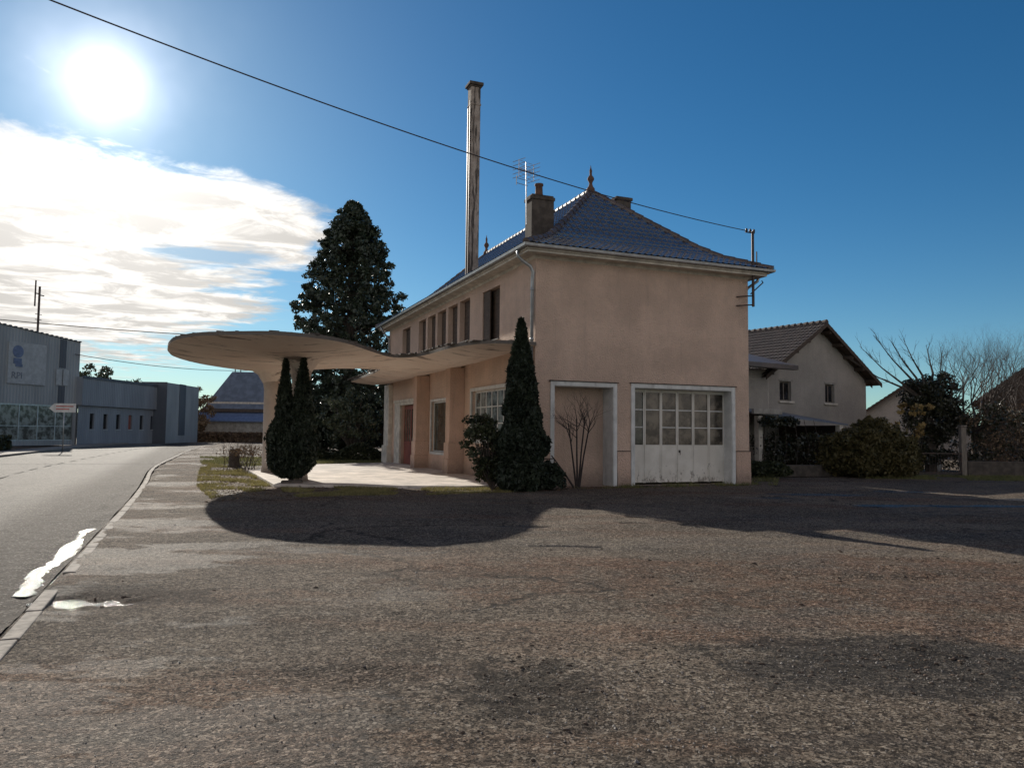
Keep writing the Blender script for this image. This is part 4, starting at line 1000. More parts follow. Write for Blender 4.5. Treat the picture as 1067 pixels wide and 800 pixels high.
tag(np_mesh('leaf_litter', V_, F_, M['litter']), 'brown fallen leaves scattered along the slab edge and the wall foot', 'leaf litter', kind='stuff')
# stone chips over the lot, denser on the loose patches
nS = 11000; P = []
while len(P) < nS:
    Y = 2.6+12*rs.rand()**1.5; X = rs.uniform(-.72, .72)*Y+rs.uniform(-.3, .3)
    lx, ly = W2L(X, Y)
    if lx < -10.35: continue
    dn = .22+.9*max(0, noise.noise(Vector((X*.7, Y*.7, 5))))+1.2*math.exp(-((X-3.0)/1.3)**2-((Y-5.6)/.7)**2)+1.0*math.exp(-((X-.1)/.5)**2-((Y-4.9)/.5)**2)
    if rs.rand() < dn: P.append((X, Y, gh(X, Y)))
V_ = []; F_ = []
T4 = np.array([(1, 0, -.3), (-.5, .87, -.3), (-.5, -.87, -.3), (0, 0, .8)])
for (X, Y, z) in P:
    s_ = .003+.007*rs.rand()**3+(.010 if rs.rand() < .006 else 0); a = rs.rand()*6.28; c_, s2 = math.cos(a), math.sin(a); b0 = len(V_)
    for q in T4:
        q = q*(.7+.6*rs.rand()); V_.append((X+(q[0]*c_-q[1]*s2)*s_, Y+(q[0]*s2+q[1]*c_)*s_, z+q[2]*s_+.002))
    F_ += [(b0, b0+1, b0+3), (b0+1, b0+2, b0+3), (b0+2, b0, b0+3)]
tag(np_mesh('gravel', np.array(V_), np.array(F_), M['stonechip']), 'loose stone chips scattered over the worn lot', 'gravel', kind='stuff')

# dark broken clods of tarmac and turf along the dirt band
V_ = []; F_ = []; rc = np.random.RandomState(31); ico = bmesh.new(); bmesh.ops.create_icosphere(ico, subdivisions=1, radius=1); iv_ = [v.co.copy() for v in ico.verts]; if_ = [[v.index for v in f.verts] for f in ico.faces]; ico.free()
spots = [(rc.uniform(.5, 8.5), 9.2+rc.normal()*1.0) for k in range(900)]+[(3.1+rc.normal()*1.0, 5.6+rc.normal()*.5) for k in range(700)]+[(.1+rc.normal()*.3, 5.0+rc.normal()*.4) for k in range(160)]+[(-4.0+rc.normal()*.8, 7.7+rc.normal()*.4) for k in range(160)]
for (X, Y) in spots:
    far_ = Y > 7
    if W2L(X, Y)[0] < -10.3: continue
    if far_ and noise.noise(Vector((X*.8, Y*2.2, 4))) < .12: continue
    s_ = (.006+.020*rc.rand()**3.5) if far_ else (.005+.014*rc.rand()**3); b0 = len(V_); z = gh(X, Y); e1, e2 = rc.uniform(.7, 1.6), rc.uniform(.7, 1.3)
    for q in iv_:
        k = 1+.55*noise.noise(q*2+Vector((X*9, Y*9, 0))); V_.append((X+q.x*s_*e1*k, Y+q.y*s_*e2*k, z+.05*s_+q.z*s_*.5*k))
    F_ += [[i+b0 for i in f] for f in if_]
M['clod'] = leaf_mat('dark_clods', (.04, .033, .028), (.11, .08, .06), .9, 0, .15)
tag(np_mesh('clods', np.array(V_), np.array(F_), M['clod']), 'dark broken clods and tarmac crumbs strewn over the dirt patches', 'rubble', kind='stuff')

# ------------------------------------------------------------------ neighbour house on the right
NA = R(33.0)                                            # heading of its gable wall
NH = empty('gabled_house', (15.87, 40.0, 0), NA, 'grey rendered gabled house with two small upstairs windows, right of the filling station', 'building')
hw, zr, ze = 4.25, 7.35, 4.72                         # half width, ridge and wall-head heights (roof undersides)
def gable(hw, ze, zr, holes, dep):
    mb = MB(); wall_panel(mb, (-hw, 0, 0), (1, 0, 0), (0, -1, 0), 2*hw, ze, [(a+hw, b+hw, c, d_) for a, b, c, d_ in holes], dep); return mb
mb = gable(hw, ze-.3, zr, [(-3.05, -2.15, 3.34, 4.33), (.62, 1.42, 3.34, 4.33)], .2)
mb.add([(-hw, 0, ze-.3), (hw, 0, ze-.3), (hw, 0, ze), (0, 0, zr), (-hw, 0, ze)], [(0, 1, 2, 3, 4)])
mb.add([(-hw, 0, 0), (-hw, 11, 0), (-hw, 11, ze), (-hw, 0, ze), (hw, 0, 0), (hw, 11, 0), (hw, 11, ze), (hw, 0, ze), (-hw, 11, 0), (hw, 11, 0), (hw, 11, ze), (0, 11, zr), (-hw, 11, ze)], [(0, 3, 2, 1), (4, 5, 6, 7), (8, 12, 11, 10, 9)])
mb.build('wall', M['grey_render'], NH)
def slope_roof(parent, hw, ze, zr, y0, y1, over, tw=.25, th=.36):
    bm = bmesh.new(); sl = (zr-ze)/hw; Ls = math.hypot(hw+over, (hw+over)*sl); cs = (hw+over)/Ls; sn = cs*sl
    for side in (-1, 1):
        ys_ = np.arange(y0, y1+1e-6, tw/5); rows = []; k = 0.0
        while k < Ls:
            for (kk, hh) in ((k, .06), (k+th*.5, .035), (min(Ls, k+th-.005), .008)):
                rows.append([bm.verts.new((side*((hw+over)-kk*cs-hh*0), y, ze-over*sl+kk*sn+.10+hh+.032*max(0, math.sin(y/tw*6.283))**.8+.006*n3(y*3, kk*3, 1, side))) for y in ys_])
            k += th
        for a, b in zip(rows[:-1], rows[1:]):
            for i in range(len(ys_)-1): bm.faces.new((a[i], a[i+1], b[i+1], b[i]))
    bmesh.ops.recalc_face_normals(bm, faces=bm.faces[:]); me = bpy.data.meshes.new('roof'); bm.to_mesh(me); bm.free(); me.materials.append(M['tile_old']); o = link(bpy.data.objects.new('roof', me), parent)
    c = MB(); yy_ = y0
    while yy_ < y1: c.tube([(0, yy_, zr+.12), (0, min(y1, yy_+.4), zr+.10)], [.15, .12], 8); yy_ += .38
    c.build('ridge_tiles', M['tile_old'], o)
    b = MB(); 
    for side in (-1, 1):
        for yv in (y0-.02, y0+.55):
            b.add([(side*(hw+over), yv, ze-over*sl-.10), (0, yv, zr-.10), (0, yv, zr+.12), (side*(hw+over), yv, ze-over*sl+.12), (side*(hw+over), yv+.04, ze-over*sl-.10), (0, yv+.04, zr-.10), (0, yv+.04, zr+.12), (side*(hw+over), yv+.04, ze-over*sl+.12)],
                  [(0,1,2,3),(4,7,6,5),(0,4,5,1),(3,2,6,7),(0,3,7,4)])
        b.add([(side*(hw+over), y0, ze-over*sl+.02), (0, y0, zr+.02), (0, y1, zr+.02), (side*(hw+over), y1, ze-over*sl+.02)], [(0, 1, 2, 3)])
    b.build('bargeboard', M['wood_dark'], o)
    return o
nr_ = slope_roof(NH, hw, ze, zr, -.6, 11.2, .55)
for side in (-1, 1):
    for k in range(5):
        x = side*(.4+k*.95); z = zr-(abs(x))*(zr-ze)/hw; MB().box(x-.07, x+.07, -.55, .0, z-.2, z-.04).build('rafter', M['wood_dark'], nr_)
for (a, b_, c, d_) in ((-3.05, -2.15, 3.34, 4.33), (.62, 1.42, 3.34, 4.33)):
    m = MB(); m.box(a, a+.07, .12, .18, c, d_); m.box(b_-.07, b_, .12, .18, c, d_); m.box(a+.07, b_-.07, .12, .18, d_-.07, d_); m.box(a+.07, b_-.07, .12, .18, c, c+.07); m.box((a+b_)/2-.03, (a+b_)/2+.03, .12, .17, c+.07, d_-.07)
    f = m.build('window', M['wood_grey'], NH); MB().box(a+.04, b_-.04, .15, .158, c+.04, d_-.04).build('pane', M['glassdark'], f)
    MB().box((a+b_)/2-.25, (a+b_)/2+.1, .17, .18, c+.05, d_-.05).build('curtain', M['curtain'], f)
    MB().box(a-.12, b_+.16, -.09, .1, c-.10, c-.002).build('sill', M['cream'], f, bevel=.01)
    MB().box(a-.06, b_+.14, -.02, .1, d_+.002, d_+.10).build('lintel', M['concrete'], f)
m = MB(); m.tube([(-4.05, -.06, 4.5), (-4.05, -.06, 0)], .05, 8); m.build('downpipe', M['cream'], NH, smooth=True)
m = MB(); m.box(-7.5, -3.7, -1.6, -1.3, 4.74, 4.94)
m.add([(-11, -1.6, 4.95), (-3.7, -1.6, 4.95), (-4.3, 4, 6.5), (-11, 4, 6.5), (-11, 9.5, 4.95), (-4.3, 9.5, 4.95)], [(0, 1, 2, 3), (3, 2, 5, 4)]); m.add([(-11, -1.6, 4.72), (-3.7, -1.6, 4.72), (-4.3, 0, 4.9), (-11, 0, 4.9)], [(0, 3, 2, 1)]); m.add([(-11, -1.6, 4.72), (-11, 4, 6.3), (-11, 9.5, 4.72), (-11, 9.5, 4.95), (-11, 4, 6.5), (-11, -1.6, 4.95)], [(0, 1, 2, 3, 4, 5)])  # annex lengthened out of view behind the garage, added to shade the ground
m.build('extended_annex_roof', M['tile_ridge'], NH)
m = MB(); wall_panel(m, (-10.8, -.3, 0), (1, 0, 0), (0, -1, 0), 6.5, 4.8, [], .1); m.add([(-10.8, -.3, 0), (-10.8, 9.3, 0), (-10.8, 9.3, 4.9), (-10.8, 4, 6.4), (-10.8, -.3, 4.9)], [(0, 4, 3, 2, 1)]); m.build('extended_annex_wall', M['grey_render'], NH)
# lean-to shelter in front of it
CP = empty('lean_to_shelter', (10.35, 32.6, 0), R(30), 'low open lean-to shelter with blue-grey sheet roof beside the filling station', 'shelter')
m = MB(); m.add([(-.5, -.25, 2.52), (5.6, -.25, 2.10), (5.6, 5.5, 3.05), (-.5, 5.5, 3.2), (-.5, -.25, 2.58), (5.6, -.25, 2.16), (5.6, 5.5, 3.11), (-.5, 5.5, 3.26)], [(0,3,2,1),(4,5,6,7),(0,1,5,4),(1,2,6,5),(2,3,7,6),(3,0,4,7)]); m.build('roof_sheet', M['slate'], CP)
MB().box(-.6, 1.1, -.4, -.26, 2.50, 2.72).build('beam', M['concrete'], CP, bevel=.01)
for x in (0.0, 5.2): MB().box(x-.12, x+.12, -.2, .04, 0, 2.44-.065*x).build('post', M['cream'], CP, bevel=.01)
MB().box(-.4, 5.5, 4.8, 4.9, 0, 2.9).build('back_wall', M['wood_dark'], CP); MB().box(5.35, 5.45, .1, 4.8, 0, 2.1).build('side_wall', M['wood_dark'], CP)
o = MB().box(0, 6.2, 0, .25, 0, .46).build('low_wall', M['brick_stack'], None, bevel=.02); o.location = (8.9, 29.9, 0); o.rotation_euler = (0, 0, R(14)); tag(o, 'low grey masonry wall between the filling station and the big rounded bush', 'wall')
rs = np.random.RandomState(77)
iv = empty('climbing_plant', (10.35, 32.2, 0), R(30), 'dark climbing plant with glinting leaves along the lean-to roof edge', 'plant')
C = [(rs.uniform(-.2, 1.7), rs.uniform(-.5, -.2), 2.30-.07*rs.rand()*3) for k in range(30)]+[(rs.uniform(.3, 4.6), rs.uniform(0, .8), rs.uniform(.4, 1.6)) for k in range(50)]
V_, F_ = quads(clumps(C, [.25]*30+[.42]*50, 60, rs), .08, rs, 1.6); np_mesh('foliage', V_, F_, M['ivy'], iv); m = MB()
for k in range(6): m.tube([(k*.7, 0, 0), (k*.7+.1, -.1, 1.2), (k*.6, -.25, 2.3)], [.02, .015, .01], 5)
m.build('stem', M['bark'], iv)
ball_shrub('low_shrub', (9.6, 29.3, 0), .9, .5, .35, 6000, .06, M['hedge'], rs, 'low dark shrub against the low grey wall right of the garage doors')
# big bronze-green bush, several lobes
def big_bush(name, base, lobes, n, size, m, rs, label):
    root = empty(name, base, 0, label, 'bush'); P = []
    for (x, y, z, r_) in lobes:
        k = int(n*r_**2/sum(l[3]**2 for l in lobes)); d_ = rs.normal(size=(k, 3)); d_ /= np.linalg.norm(d_, axis=1)[:, None]
        for q in d_:
            f = (1+.5*noise.noise(Vector(q)*3.1+Vector((x, y, z))))*(1.0-.3*rs.rand()**2); P.append((x+q[0]*r_*f, y+q[1]*r_*f, max(.03, z+q[2]*r_*f*.95)))
    V_, F_ = quads(np.array(P), size, rs, 2.2, up=.6); np_mesh('foliage', V_, F_, m, root)
    mb_ = bmesh.new()
    for (x, y, z, r_) in lobes: bmesh.ops.create_icosphere(mb_, subdivisions=2, radius=r_*.74, matrix=Matrix.Translation((x, y, max(z, r_*.74))))
    me = bpy.data.meshes.new('inner_growth'); mb_.to_mesh(me); mb_.free(); me.materials.append(m); link(bpy.data.objects.new('inner_growth', me), root)
    t_ = MB(); t_.tube([(0, 0, -.05), (0, 0, .6)], [.12, .08], 8); t_.build('trunk', M['bark'], root); return root
big_bush('big_bush', (14.25, 30.8, 0), [(0, 0, 1.25, 1.05), (-.95, .1, 1.0, .85), (.95, .1, 1.0, .9), (-.4, -.5, .7, .8), (.7, -.45, .7, .8), (-1.35, .2, .6, .6), (1.5, .2, .7, .6), (.1, .3, 1.55, .75)], 42000, .075, M['thuja'], rs, 'big rounded bronze-green bush in front of the grey gabled house')
# ivy-clad tree with pruned bare branches
it = empty('ivy_clad_tree', (19.6, 36.2, 0), 0, 'dark ivy-clad tree with long bare pruned branches reaching left over the bush', 'tree')
C = []; 
for k in range(110):
    d_ = rs.normal(size=3); d_ /= np.linalg.norm(d_); q = rs.rand()**.35; C.append((d_[0]*1.35*q+.1, d_[1]*1.1*q, 3.1+d_[2]*1.55*q))
for k in range(60): C.append((rs.normal()*.75+.2, rs.normal()*.5, rs.uniform(.3, 2.2)))
V_, F_ = quads(clumps(C, [.34]*len(C), 110, rs), .075, rs, 1.6); np_mesh('crown', V_, F_, M['ivy'], it)
m = MB(); m.tube([(0, 0, 0), (0, 0, 2), (-.2, 0, 3.6)], [.28, .22, .12], 8)
r2 = np.random.RandomState(3)
for (x, z, ln, sp_) in ((-1.1, 4.0, 2.6, -1.3), (-.8, 4.3, 2.9, -.95), (-.3, 4.5, 2.4, -.55), (.2, 4.6, 1.9, -.2), (.5, 4.4, 1.7, .2), (-1.2, 3.9, 1.7, -2.2), (-.6, 4.4, 2.4, -.75)):
    e_ = Vector((x+ln*sp_*.62, .1, z+ln*.72)); m.tube([(-.1, 0, 3.2), (x, 0, z), tuple(Vector((x, 0, z)).lerp(e_, .5)+Vector((0, 0, -.12))), tuple(e_)], [.10, .055, .03, .008], 5, cap=False)
    for k in range(9): p0 = Vector((x, 0, z)).lerp(e_, .15+.8*r2.rand()); tree_limbs(m, p0, (sp_+r2.normal()*.5, r2.normal()*.4, 1.0), .45, .012, 1, r2, .5, .3, 3, 4, 3, .7, .3)
m.build('trunk', M['bark'], it)
oc = empty('ochre_shrub', (17.6, 33.6, 0), 0, 'pale ochre-leaved shrub between the big bush and the ivy-clad tree', 'shrub'); m = MB(); C = []
for k in range(16):
    x, y, z = rs.normal()*.32, rs.normal()*.2, rs.uniform(1.5, 3.0); C.append((x, y, z)); m.tube([(0, 0, 0), (x*.4, y*.4, z*.5), (x, y, z)], [.02, .012, .005], 4)
m.build('stem', M['bark'], oc); V_, F_ = quads(clumps(C, [.17]*16, 26, rs), .10, rs, 1.7); np_mesh('foliage', V_, F_, M['ochre'], oc)
# bare garden trees
def bare_tree(base, H, rs_, label, spread=.55, depth=5, r=.16, lean=(0, 0, 1), grp=None, split=3, first=.32):
    root = empty('bare_tree', base, 0, label, 'tree', grp); m1 = MB(); m1.tube([(0, 0, -.05), (lean[0]*H*.1, 0, H*first)], [r, r*.8], 8)
    m2 = MB(); p0 = Vector((lean[0]*H*.1, 0, H*first))
    for k in range(8): a = k*.785+rs_.rand(); tree_limbs(m2, p0, (math.cos(a)*spread*1.5, math.sin(a)*spread, 1), H*.25, r*.55, depth, rs_, spread*.8, .24, split, 5, 3, .70, .28)
    m1.build('trunk', M['bark'], root); m2.build('crown', M['twig'], root); return root
bare_tree((21.6, 36.0, 0), 7.1, np.random.RandomState(12), 'tall bare leafless tree with a fine twiggy crown beside the ivy-clad tree', .62, 6, .14, grp='bare garden trees', first=.24)#='bare garden trees')
bare_tree((25.3, 38.5, 0), 6.7, np.random.RandomState(19), 'bare leafless tree in front of the dark barn roof at the right edge', .62, 5, .12, grp='bare garden trees', first=.24)#='bare garden trees')
# hanging twig thicket with seed heads
th_ = empty('bramble_thicket', (23.6, 34.4, 0), 0, 'tangled brown bramble thicket behind the garden fence at the right edge', 'shrub'); m = MB(); r2 = np.random.RandomState(14)
for k in range(90):
    x = r2.uniform(-3.2, 4.5); tree_limbs(m, (x, r2.uniform(-.6, .8), 0), (r2.normal()*.5, -.2, 1), .85+.5*r2.rand(), .016, 3, r2, .6, -.05, 2, 3, 3, .8, .5)
m.build('stem', M['twig'], th_); pts = clumps([(r2.uniform(-3.3, 4.6), r2.uniform(-.6, .8), r2.uniform(.6, 2.9)) for k in range(90)], [.5]*90, 45, r2); V_, F_ = quads(pts, .06, r2, 1.5); np_mesh('dead_leaves', V_, F_, M['litter'], th_)
pts = clumps([(r2.uniform(-3.3, 4.6), r2.uniform(.2, .9), r2.uniform(.4, 3.1)) for k in range(150)], [.5]*150, 60, r2); V_, F_ = quads(pts, .08, r2, 1.5); np_mesh('foliage', V_, F_, M['ivy'], th_)
# garden fence: post, low wall, wire gate
o = MB().box(-.11, .11, -.11, .11, 0, 2.05).box(-.14, .14, -.14, .14, 2.05, 2.12).build('gate_post', M['wood_grey'], None, bevel=.02); o.location = (18.95, 32.5, 0); tag(o, 'square grey concrete gate post at the right of the garden gate', 'post')
o = MB().box(0, 15, 0, .2, 0, .62).build('garden_wall', M['brick_stack'], None, bevel=.02); o.location = (19.15, 32.5, 0); o.rotation_euler = (0, 0, R(2)); tag(o, 'low dark garden wall running right from the concrete gate post', 'wall')
ga = empty('garden_gate', (16.9, 32.3, 0), R(3), 'open-barred dark metal garden gate beside the big rounded bush', 'gate'); m = MB(); m.box(0, .06, -.03, .03, 0, 1.15); m.box(1.9, 1.94, -.02, .02, 0, 1.0); m.box(.06, 1.9, -.015, .015, .12, .16); m.box(.06, 1.9, -.015, .015, .92, .96); m.build('frame', M['darkmetal'], ga)
m = MB(); 
for k in range(14): m.tube([(.18+.125*k, 0, .16), (.18+.125*k, 0, .92)], .008, 5)
m.build('bar', M['darkmetal'], ga)
for (x, y, s_, lb) in ((19.9, 36.4, 1, 'larger white painted stone seen through the garden gate'), (20.75, 36.3, .8, 'smaller white painted stone seen through the garden gate, right of the larger one')):
    bm = bmesh.new(); bmesh.ops.create_icosphere(bm, subdivisions=3, radius=.34*s_)
    for v in bm.verts: v.co *= 1+.25*noise.noise(v.co*3+Vector((x, 0, 0))); v.co.z *= 1.2
    me = bpy.data.meshes.new('white_stone'); bm.to_mesh(me); bm.free(); me.materials.append(M['white']); o = link(bpy.data.objects.new('white_stone', me)); o.location = (x-.9, y, .36*s_); tag(o, lb, 'stone', 'white stones')
# barn on the right edge and the grey house in the gap
def gable_house(name, base, rz_, hw, ze, zr, Ln, wm, label, over=.5):
    root = empty(name, base, rz_, label, 'building'); m = MB()
    m.add([(-hw,0,0),(hw,0,0),(hw,0,ze),(0,0,zr),(-hw,0,ze),(-hw,Ln,0),(hw,Ln,0),(hw,Ln,ze),(0,Ln,zr),(-hw,Ln,ze)], [(0,1,2,3,4),(5,9,8,7,6),(0,4,9,5),(1,6,7,2)]); m.build('wall', wm, root); slope_roof(root, hw, ze, zr, -.4, Ln+.4, over); return root
bn = gable_house('barn', (30.5, 38.5, 0), R(-34), 6.0, 3.7, 8.3, 12, M['wood_dark'], 'dark barn with a long sloping roof at the right edge behind the bare trees')
gh_ = gable_house('distant_house', (31.0, 60.0, 0), R(-29), 4.0, 3.0, 5.8, 9, M['grey_render'], 'grey house whose low roof shows in the gap right of the gabled house')

# ------------------------------------------------------------------ the blue-grey hall across the road
hp0, hp1 = Vector((-42.15, 75.0)), Vector((-44.4, 66.7)); hd_ = (hp0-hp1).normalized(); ha = math.atan2(hd_.y, hd_.x)
HL = 24.0; ho = hp0-hd_*HL
HA = empty('metal_hall', (ho.x, ho.y, 0), ha, 'large pale blue metal-clad hall with a glazed shopfront and a faded square sign', 'building')
m = MB(); zl = lambda x: 9.95+(HL-x)*.072
m.add([(0, 0, 3.75), (HL, 0, 3.75), (HL, 0, zl(HL)), (HL-14, 0, zl(HL-14)), (0, 0, zl(HL-14)-.9)], [(0, 1, 2, 3, 4)])
m.add([(0, 0, 0), (HL, 0, 0), (HL, 0, .45), (0, 0, .45)], [(0, 1, 2, 3)])
m.add([(HL, 0, 0), (HL, 26, 0), (HL, 26, zl(HL)), (HL, 0, zl(HL))], [(0, 1, 2, 3)]); m.add([(0, 0, 0), (0, 26, 0), (0, 26, 9.7), (0, 0, 9.7)], [(3, 2, 1, 0)])
m.add([(0, 26, 0), (HL, 26, 0), (HL, 26, 9.9), (HL-14, 26, 10.9), (0, 26, 9.9)], [(4, 3, 2, 1, 0)]); m.box(HL-.5, HL-.001, .001, .2, .45, 3.75)
m.build('wall', M['clad'], HA)
m = MB(); m.add([(0, -.12, zl(HL-14)-.86), (HL-14, -.12, zl(HL-14)+.04), (HL-14, 26, zl(HL-14)+.04), (0, 26, zl(HL-14)-.86)], [(0, 1, 2, 3)]); m.add([(HL-14, -.12, zl(HL-14)+.04), (HL+.1, -.12, zl(HL)+.04), (HL+.1, 26, zl(HL)+.04), (HL-14, 26, zl(HL-14)+.04)], [(0, 1, 2, 3)])
for x in np.arange(HL-14, HL, .55): m.box(x, x+.2, -.16, 0, zl(x)-.02, zl(x)+.10)
m.build('roof', M['claddark'], HA)
for x0 in np.arange(0, HL-1.6, 1.95):                      # glazed shopfront
    f = MB(); f.box(x0, x0+.09, .05, .15, .45, 3.75); f.box(x0+.09, x0+1.95, .05, .15, 3.62, 3.75); f.box(x0+.09, x0+1.95, .05, .15, 1.75, 1.81); f.box(x0+.09, x0+1.95, .05, .15, .45, .53)
    fo = f.build('shopfront_window', M['alu'], HA); MB().box(x0+.09, x0+1.95, .10, .11, .53, 3.62).build('pane', M['shopglass'], fo)
m = MB()
for k in range(26):
    x = rs.uniform(.3, HL-1.5); a_ = rs.uniform(.3, 1.1); z1 = rs.uniform(1.0, 3.2); m.box(x, x+a_, .6+.1*k, .66+.1*k, .4, z1)
m.box(0, HL, 4.5, 4.6, .0, 3.7); m.build('display_goods', M['curtain'], HA)
x = HL-2.4
MB().box(x, x+.75, -.03, -.004, 3.8, 5.6).build('cladding_strip', M['claddark'], HA); MB().box(x, x+.75, -.03, -.004, 7.3, 10.0).build('cladding_strip', M['claddark'], HA)
for x in (HL-2.75, HL-1.95): f = MB().box(x, x+.62, -.1, -.032, 5.65, 7.15).build('window', M['sign_white'], HA)
m = MB(); m.box(HL-7.9, HL-4.0, -.14, -.02, 5.5, 9.2); sg = m.build('sign_board', M['sign_white'], HA)
m = MB(); 
for k in range(2): pass
m.lathe([(.55, 0), (.55, .03)], (0, 0, 0), 20); m.xf(Matrix.Translation((HL-7.0, -.145, 8.35)) @ Matrix.Rotation(R(90), 4, 'X')); m.box(HL-7.42, HL-6.6, -.175, -.145, 7.25, 7.75); m.box(HL-7.2, HL-6.5, -.178, -.146, 7.0, 7.24); m.build('emblem', M['sign_blue'], sg)
def text(s_, name, size, m, parent, M4, ext=.01):
    c = bpy.data.curves.new(name, 'FONT'); c.body = s_; c.size = size; c.extrude = ext; c.align_x = 'LEFT'
    tmp = bpy.data.objects.new('tmp', c); col.objects.link(tmp); dg = bpy.context.evaluated_depsgraph_get(); me = bpy.data.meshes.new_from_object(tmp.evaluated_get(dg)); bpy.data.objects.remove(tmp)
    me.transform(M4); me.name = name; me.materials.clear(); me.materials.append(m); return link(bpy.data.objects.new(name, me), parent)
RX = Matrix.Rotation(R(90), 4, 'X')
text('RPI', 'lettering', .85, M['sign_faint'], sg, Matrix.Translation((HL-7.6, -.16, 5.95)) @ RX)
m = MB(); bx_ = HL-4.3; m.tube([(bx_, .7, 9.5), (bx_, .7, 14.7)], .10, 6); m.tube([(bx_-.45, .7, 12.8), (bx_-.45, .7, 15.2)], .07, 6); m.tube([(bx_-.45, .7, 14.0), (bx_, .7, 14.0)], .055, 5); m.tube([(bx_, .7, 13.9), (bx_+.5, .7, 13.9)], .055, 5)
for z in (11.6, 12.1): m.tube([(bx_-.35, .7, z), (bx_+.35, .7, z)], .03, 5)
m.build('roof_mast', M['darkmetal'], HA)
# long low block
lp0, lp1 = Vector((-41.95, 74.7)), Vector((-41.2, 90.2)); ld = (lp1-lp0).normalized(); LBL = (lp1-lp0).length
LB = empty('low_block', (lp0.x, lp0.y, 0), math.atan2(ld.y, ld.x), 'long low blue-grey block with six small windows beside the metal hall', 'building')
m = MB(); wx = [(2.0+2.35*k+.35*(k > 3)*(k-3)*0, 2.75+2.35*k) for k in range(6)]
wall_panel(m, (0, 0, 0), (1, 0, 0), (0, -1, 0), LBL, 3.8, [(a, b, 1.55, 3.1) for a, b in wx], .2)
m.add([(0, 0, 3.8), (LBL, 0, 3.8), (LBL, -.35, 3.86), (0, -.35, 3.86)], [(0, 3, 2, 1)]); m.add([(0, -.35, 3.86), (LBL, -.35, 3.86), (LBL, -.35, 6.6), (0, -.35, 6.6)], [(0, 1, 2, 3)])
m.add([(0, -.35, 6.6), (LBL, -.35, 6.6), (LBL, 12, 6.6), (0, 12, 6.6)], [(0, 1, 2, 3)]); m.add([(0, 12, 0), (LBL, 12, 0), (LBL, 12, 6.6), (0, 12, 6.6)], [(3, 2, 1, 0)]); m.add([(0, -.35, 3.86), (0, -.35, 6.6), (0, 12, 6.6), (0, 12, 3.86)], [(0, 1, 2, 3)]); m.add([(0, .3, 0), (0, .3, 3.9), (0, 12, 3.9), (0, 12, 0)], [(0, 1, 2, 3)])
m.build('wall', M['clad2'], LB)
for i, (a, b) in enumerate(wx): 
    f = MB().box(a, b, .16, .2, 1.55, 3.1).build('window', M['red'] if i == 3 else M['glassdark'], LB)
    MB().box(a-.05, b+.05, -.06, .15, 1.45, 1.545).build('sill', M['sign_white'], f)
m = MB(); m.box(0, LBL, -.42, -.352, 6.45, 6.72); m.build('parapet_trim', M['claddark'], LB)
for k in range(10): x = LBL-7+rs.rand()*7; MB().tube([(x, 5, 6.6), (x+rs.normal()*.1, 5, 7.6+rs.rand()*.6)], .02, 4).build('roof_rod', M['darkmetal'], LB)
# end tower
t0, t1 = Vector((-39.8, 89.0)), Vector((-40.1, 98.8)); td = (t1-t0).normalized(); TLn = (t1-t0).length
TB = empty('panelled_block', (t0.x, t0.y, 0), math.atan2(td.y, td.x), 'taller pale blue block with dark vertical stripes at the far end of the low block', 'building')
m = MB(); m.add([(0,0,0),(TLn,0,0),(TLn,8,0),(0,8,0),(0,0,7.0),(TLn,0,7.0),(TLn,8,7.0),(0,8,7.0)], [(4,5,6,7),(0,1,5,4),(1,2,6,5),(2,3,7,6),(3,0,4,7)]); m.build('wall', M['clad'], TB)
m = MB(); m.box(-.04, -.003, -.02, 2.9, 0, 7.05); m.build('end_panel', M['claddark'], TB); m = MB(); m.box(3.6, 5.5, -.05, -.004, .9, 7.04); m.build('dark_stripe', M['claddark'], TB)
# direction sign in front of the hall
sp = empty('street_sign', (-30.4, 52.5, 0), R(8), 'white arrow-shaped street sign with red stripes on a thin pole before the hall', 'sign')
MB().tube([(0, 0, 0), (0, 0, 3.3)], .04, 8).build('pole', M['zinc'], sp, True)
m = MB(); P_ = [(-.95, 2.95), (-.6, 2.68), (.75, 2.68), (.75, 3.28), (-.6, 3.28)]; n = 5
m.add([(x, -.05, z) for x, z in P_]+[(x, -.09, z) for x, z in P_], [tuple(range(5)), tuple(range(9, 4, -1))]+[(i, 5+i, 5+(i+1) % 5, (i+1) % 5) for i in range(5)]); pl = m.build('panel', M['white'], sp)
for z0_, x1_ in ((3.05, .6), (2.86, .35)): MB().box(-.5, x1_, -.105, -.091, z0_, z0_+.07).build('red_stripe', M['sign_red'], pl)
rs = np.random.RandomState(99)
# verge hedge at the hall's foot
vh = empty('verge_hedge', tuple(L2W(kx(30)-12.4, 26))[:2]+(0,), TH+R(90), 'low clipped dark hedge along the foot of the hall across the road', 'hedge')
pts = np.stack([rs.uniform(-10, 22, 15000), rs.uniform(-.5, .5, 15000), rs.uniform(.03, 1.0, 15000)], 1); V_, F_ = quads(pts, .17, rs, 1.6); np_mesh('foliage', V_, F_, M['hedge'], vh)
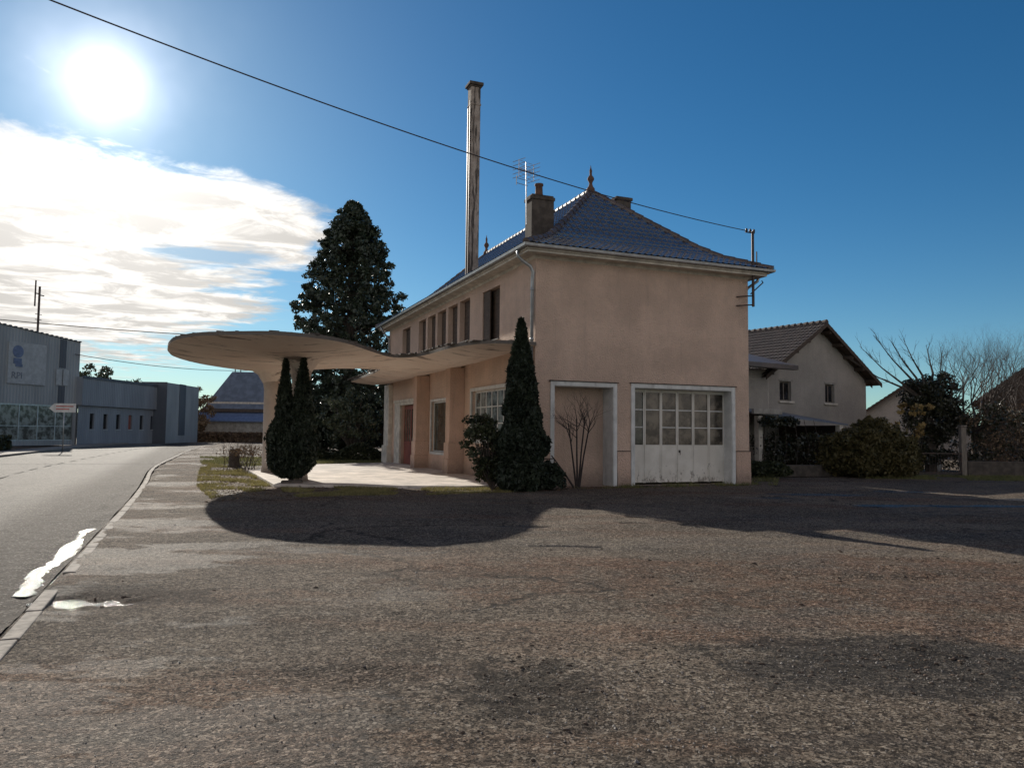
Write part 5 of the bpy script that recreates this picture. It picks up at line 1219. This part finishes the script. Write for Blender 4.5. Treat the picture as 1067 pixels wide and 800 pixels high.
# ------------------------------------------------------------------ far house and trees seen under the canopy
FH = empty('mansard_house', (-39.8, 110, 0), R(4), 'far house with a big blue slate roof and blue awning, seen under the canopy', 'building')
m = MB(); m.add([(-3.6,0,0),(5,0,0),(5,9,0),(-3.6,9,0),(-3.6,0,5.6),(5,0,5.6),(5,9,5.6),(-3.6,9,5.6)], [(0,1,5,4),(1,2,6,5),(2,3,7,6),(3,0,4,7)]); m.build('wall', M['cream'], FH)
m = MB(); m.add([(-4,-.4,4.6),(5.4,-.4,4.6),(5.4,9.4,4.6),(-4,9.4,4.6),(-.9,2.6,10.1),(5.0,2.6,10.1),(5.0,6,10.1),(-.9,6,10.1)], [(0,1,5,4),(1,2,6,5),(2,3,7,6),(3,0,4,7),(4,5,6,7),(3,2,1,0)]); m.build('roof', M['slate'], FH)
MB().box(-4.1, 5.4, -1.0, -.42, 4.15, 4.6).build('beam', M['twig'], FH)
m = MB(); m.add([(-4.6,-2.6,2.75),(5.2,-2.6,2.75),(5.2,-.45,4.1),(-4.2,-.45,4.1),(-4.6,-2.6,2.9),(5.2,-2.6,2.9),(5.2,-.45,4.25),(-4.2,-.45,4.25)], [(0,3,2,1),(4,5,6,7),(0,1,5,4),(3,0,4,7),(2,3,7,6),(1,2,6,5)]); m.build('awning_roof', M['sign_blue'], FH)
MB().box(-4.2, 5.2, -2.2, -.1, .02, 2.7).build('shopfront', M['concrete'], FH)
for k, x in enumerate((-.9, -.1)): MB().tube([(x, 4, 10), (x, 4, 11.2)], .08, 5).build('roof_vent', M['darkmetal'], FH)
leafy_tree('distant_tree', (-42.6, 104, 0), 7.4, 2.6, 2.2, 60, .2, M['litter'], rs, 'brownish tree left of the far slate-roofed house', .8, .2, 'distant trees', 60, .65)
leafy_tree('distant_tree', (-47.5, 88, 0), 8.6, 2.6, 2.6, 60, .22, M['hedge'], rs, 'green tree showing above the low block beside the metal hall', 2.5, .25, 'distant trees', 60, .75)
leafy_tree('distant_tree', (-49.5, 101, 0), 8.0, 2.6, 2.6, 50, .22, M['hedge'], rs, 'smaller green tree above the low block, right of the first', 2.5, .25, 'distant trees', 60, .7)
leafy_tree('distant_tree', (-23.5, 96, 0), 8.0, 4.2, 3, 80, .2, M['conifer'], rs, 'dark tree mass filling the view between the far house and the tall conifer', .6, .3, 'distant trees', 60, .8)
fw = empty('boundary_hedge', (-37.5, 101.5, 0), R(2), 'dark low hedge along the road in front of the far slate-roofed house', 'hedge')
pts = np.stack([rs.uniform(-5, 22, 9000), rs.uniform(-.6, .6, 9000), rs.uniform(.03, 1.3, 9000)], 1); V_, F_ = quads(pts, .2, rs, 1.6); np_mesh('foliage', V_, F_, M['litter'], fw)
# far woods closing the horizon
for nm_, x0_, x1_, y_, hh_ in (('woods', 18, 150, 120, 4.6), ('woods', -34, 16, 150, 6.0), ('woods', -150, -46, 150, 6.0)):
    n_ = int((x1_-x0_)*130); X_ = rs.uniform(x0_, x1_, n_); top_ = hh_*(.75+.22*np.sin(X_*.31)+.12*np.sin(X_*.9+1)); P_ = np.stack([X_, y_+rs.uniform(-2, 2, n_), rs.rand(n_)**.8*top_], 1)
    V_, F_ = quads(P_, .75, rs, 1.5); tag(np_mesh(nm_, V_, F_, M['hedge']), 'distant line of dark woods on the horizon', 'woods', kind='stuff')
bpy.context.view_layer.update()
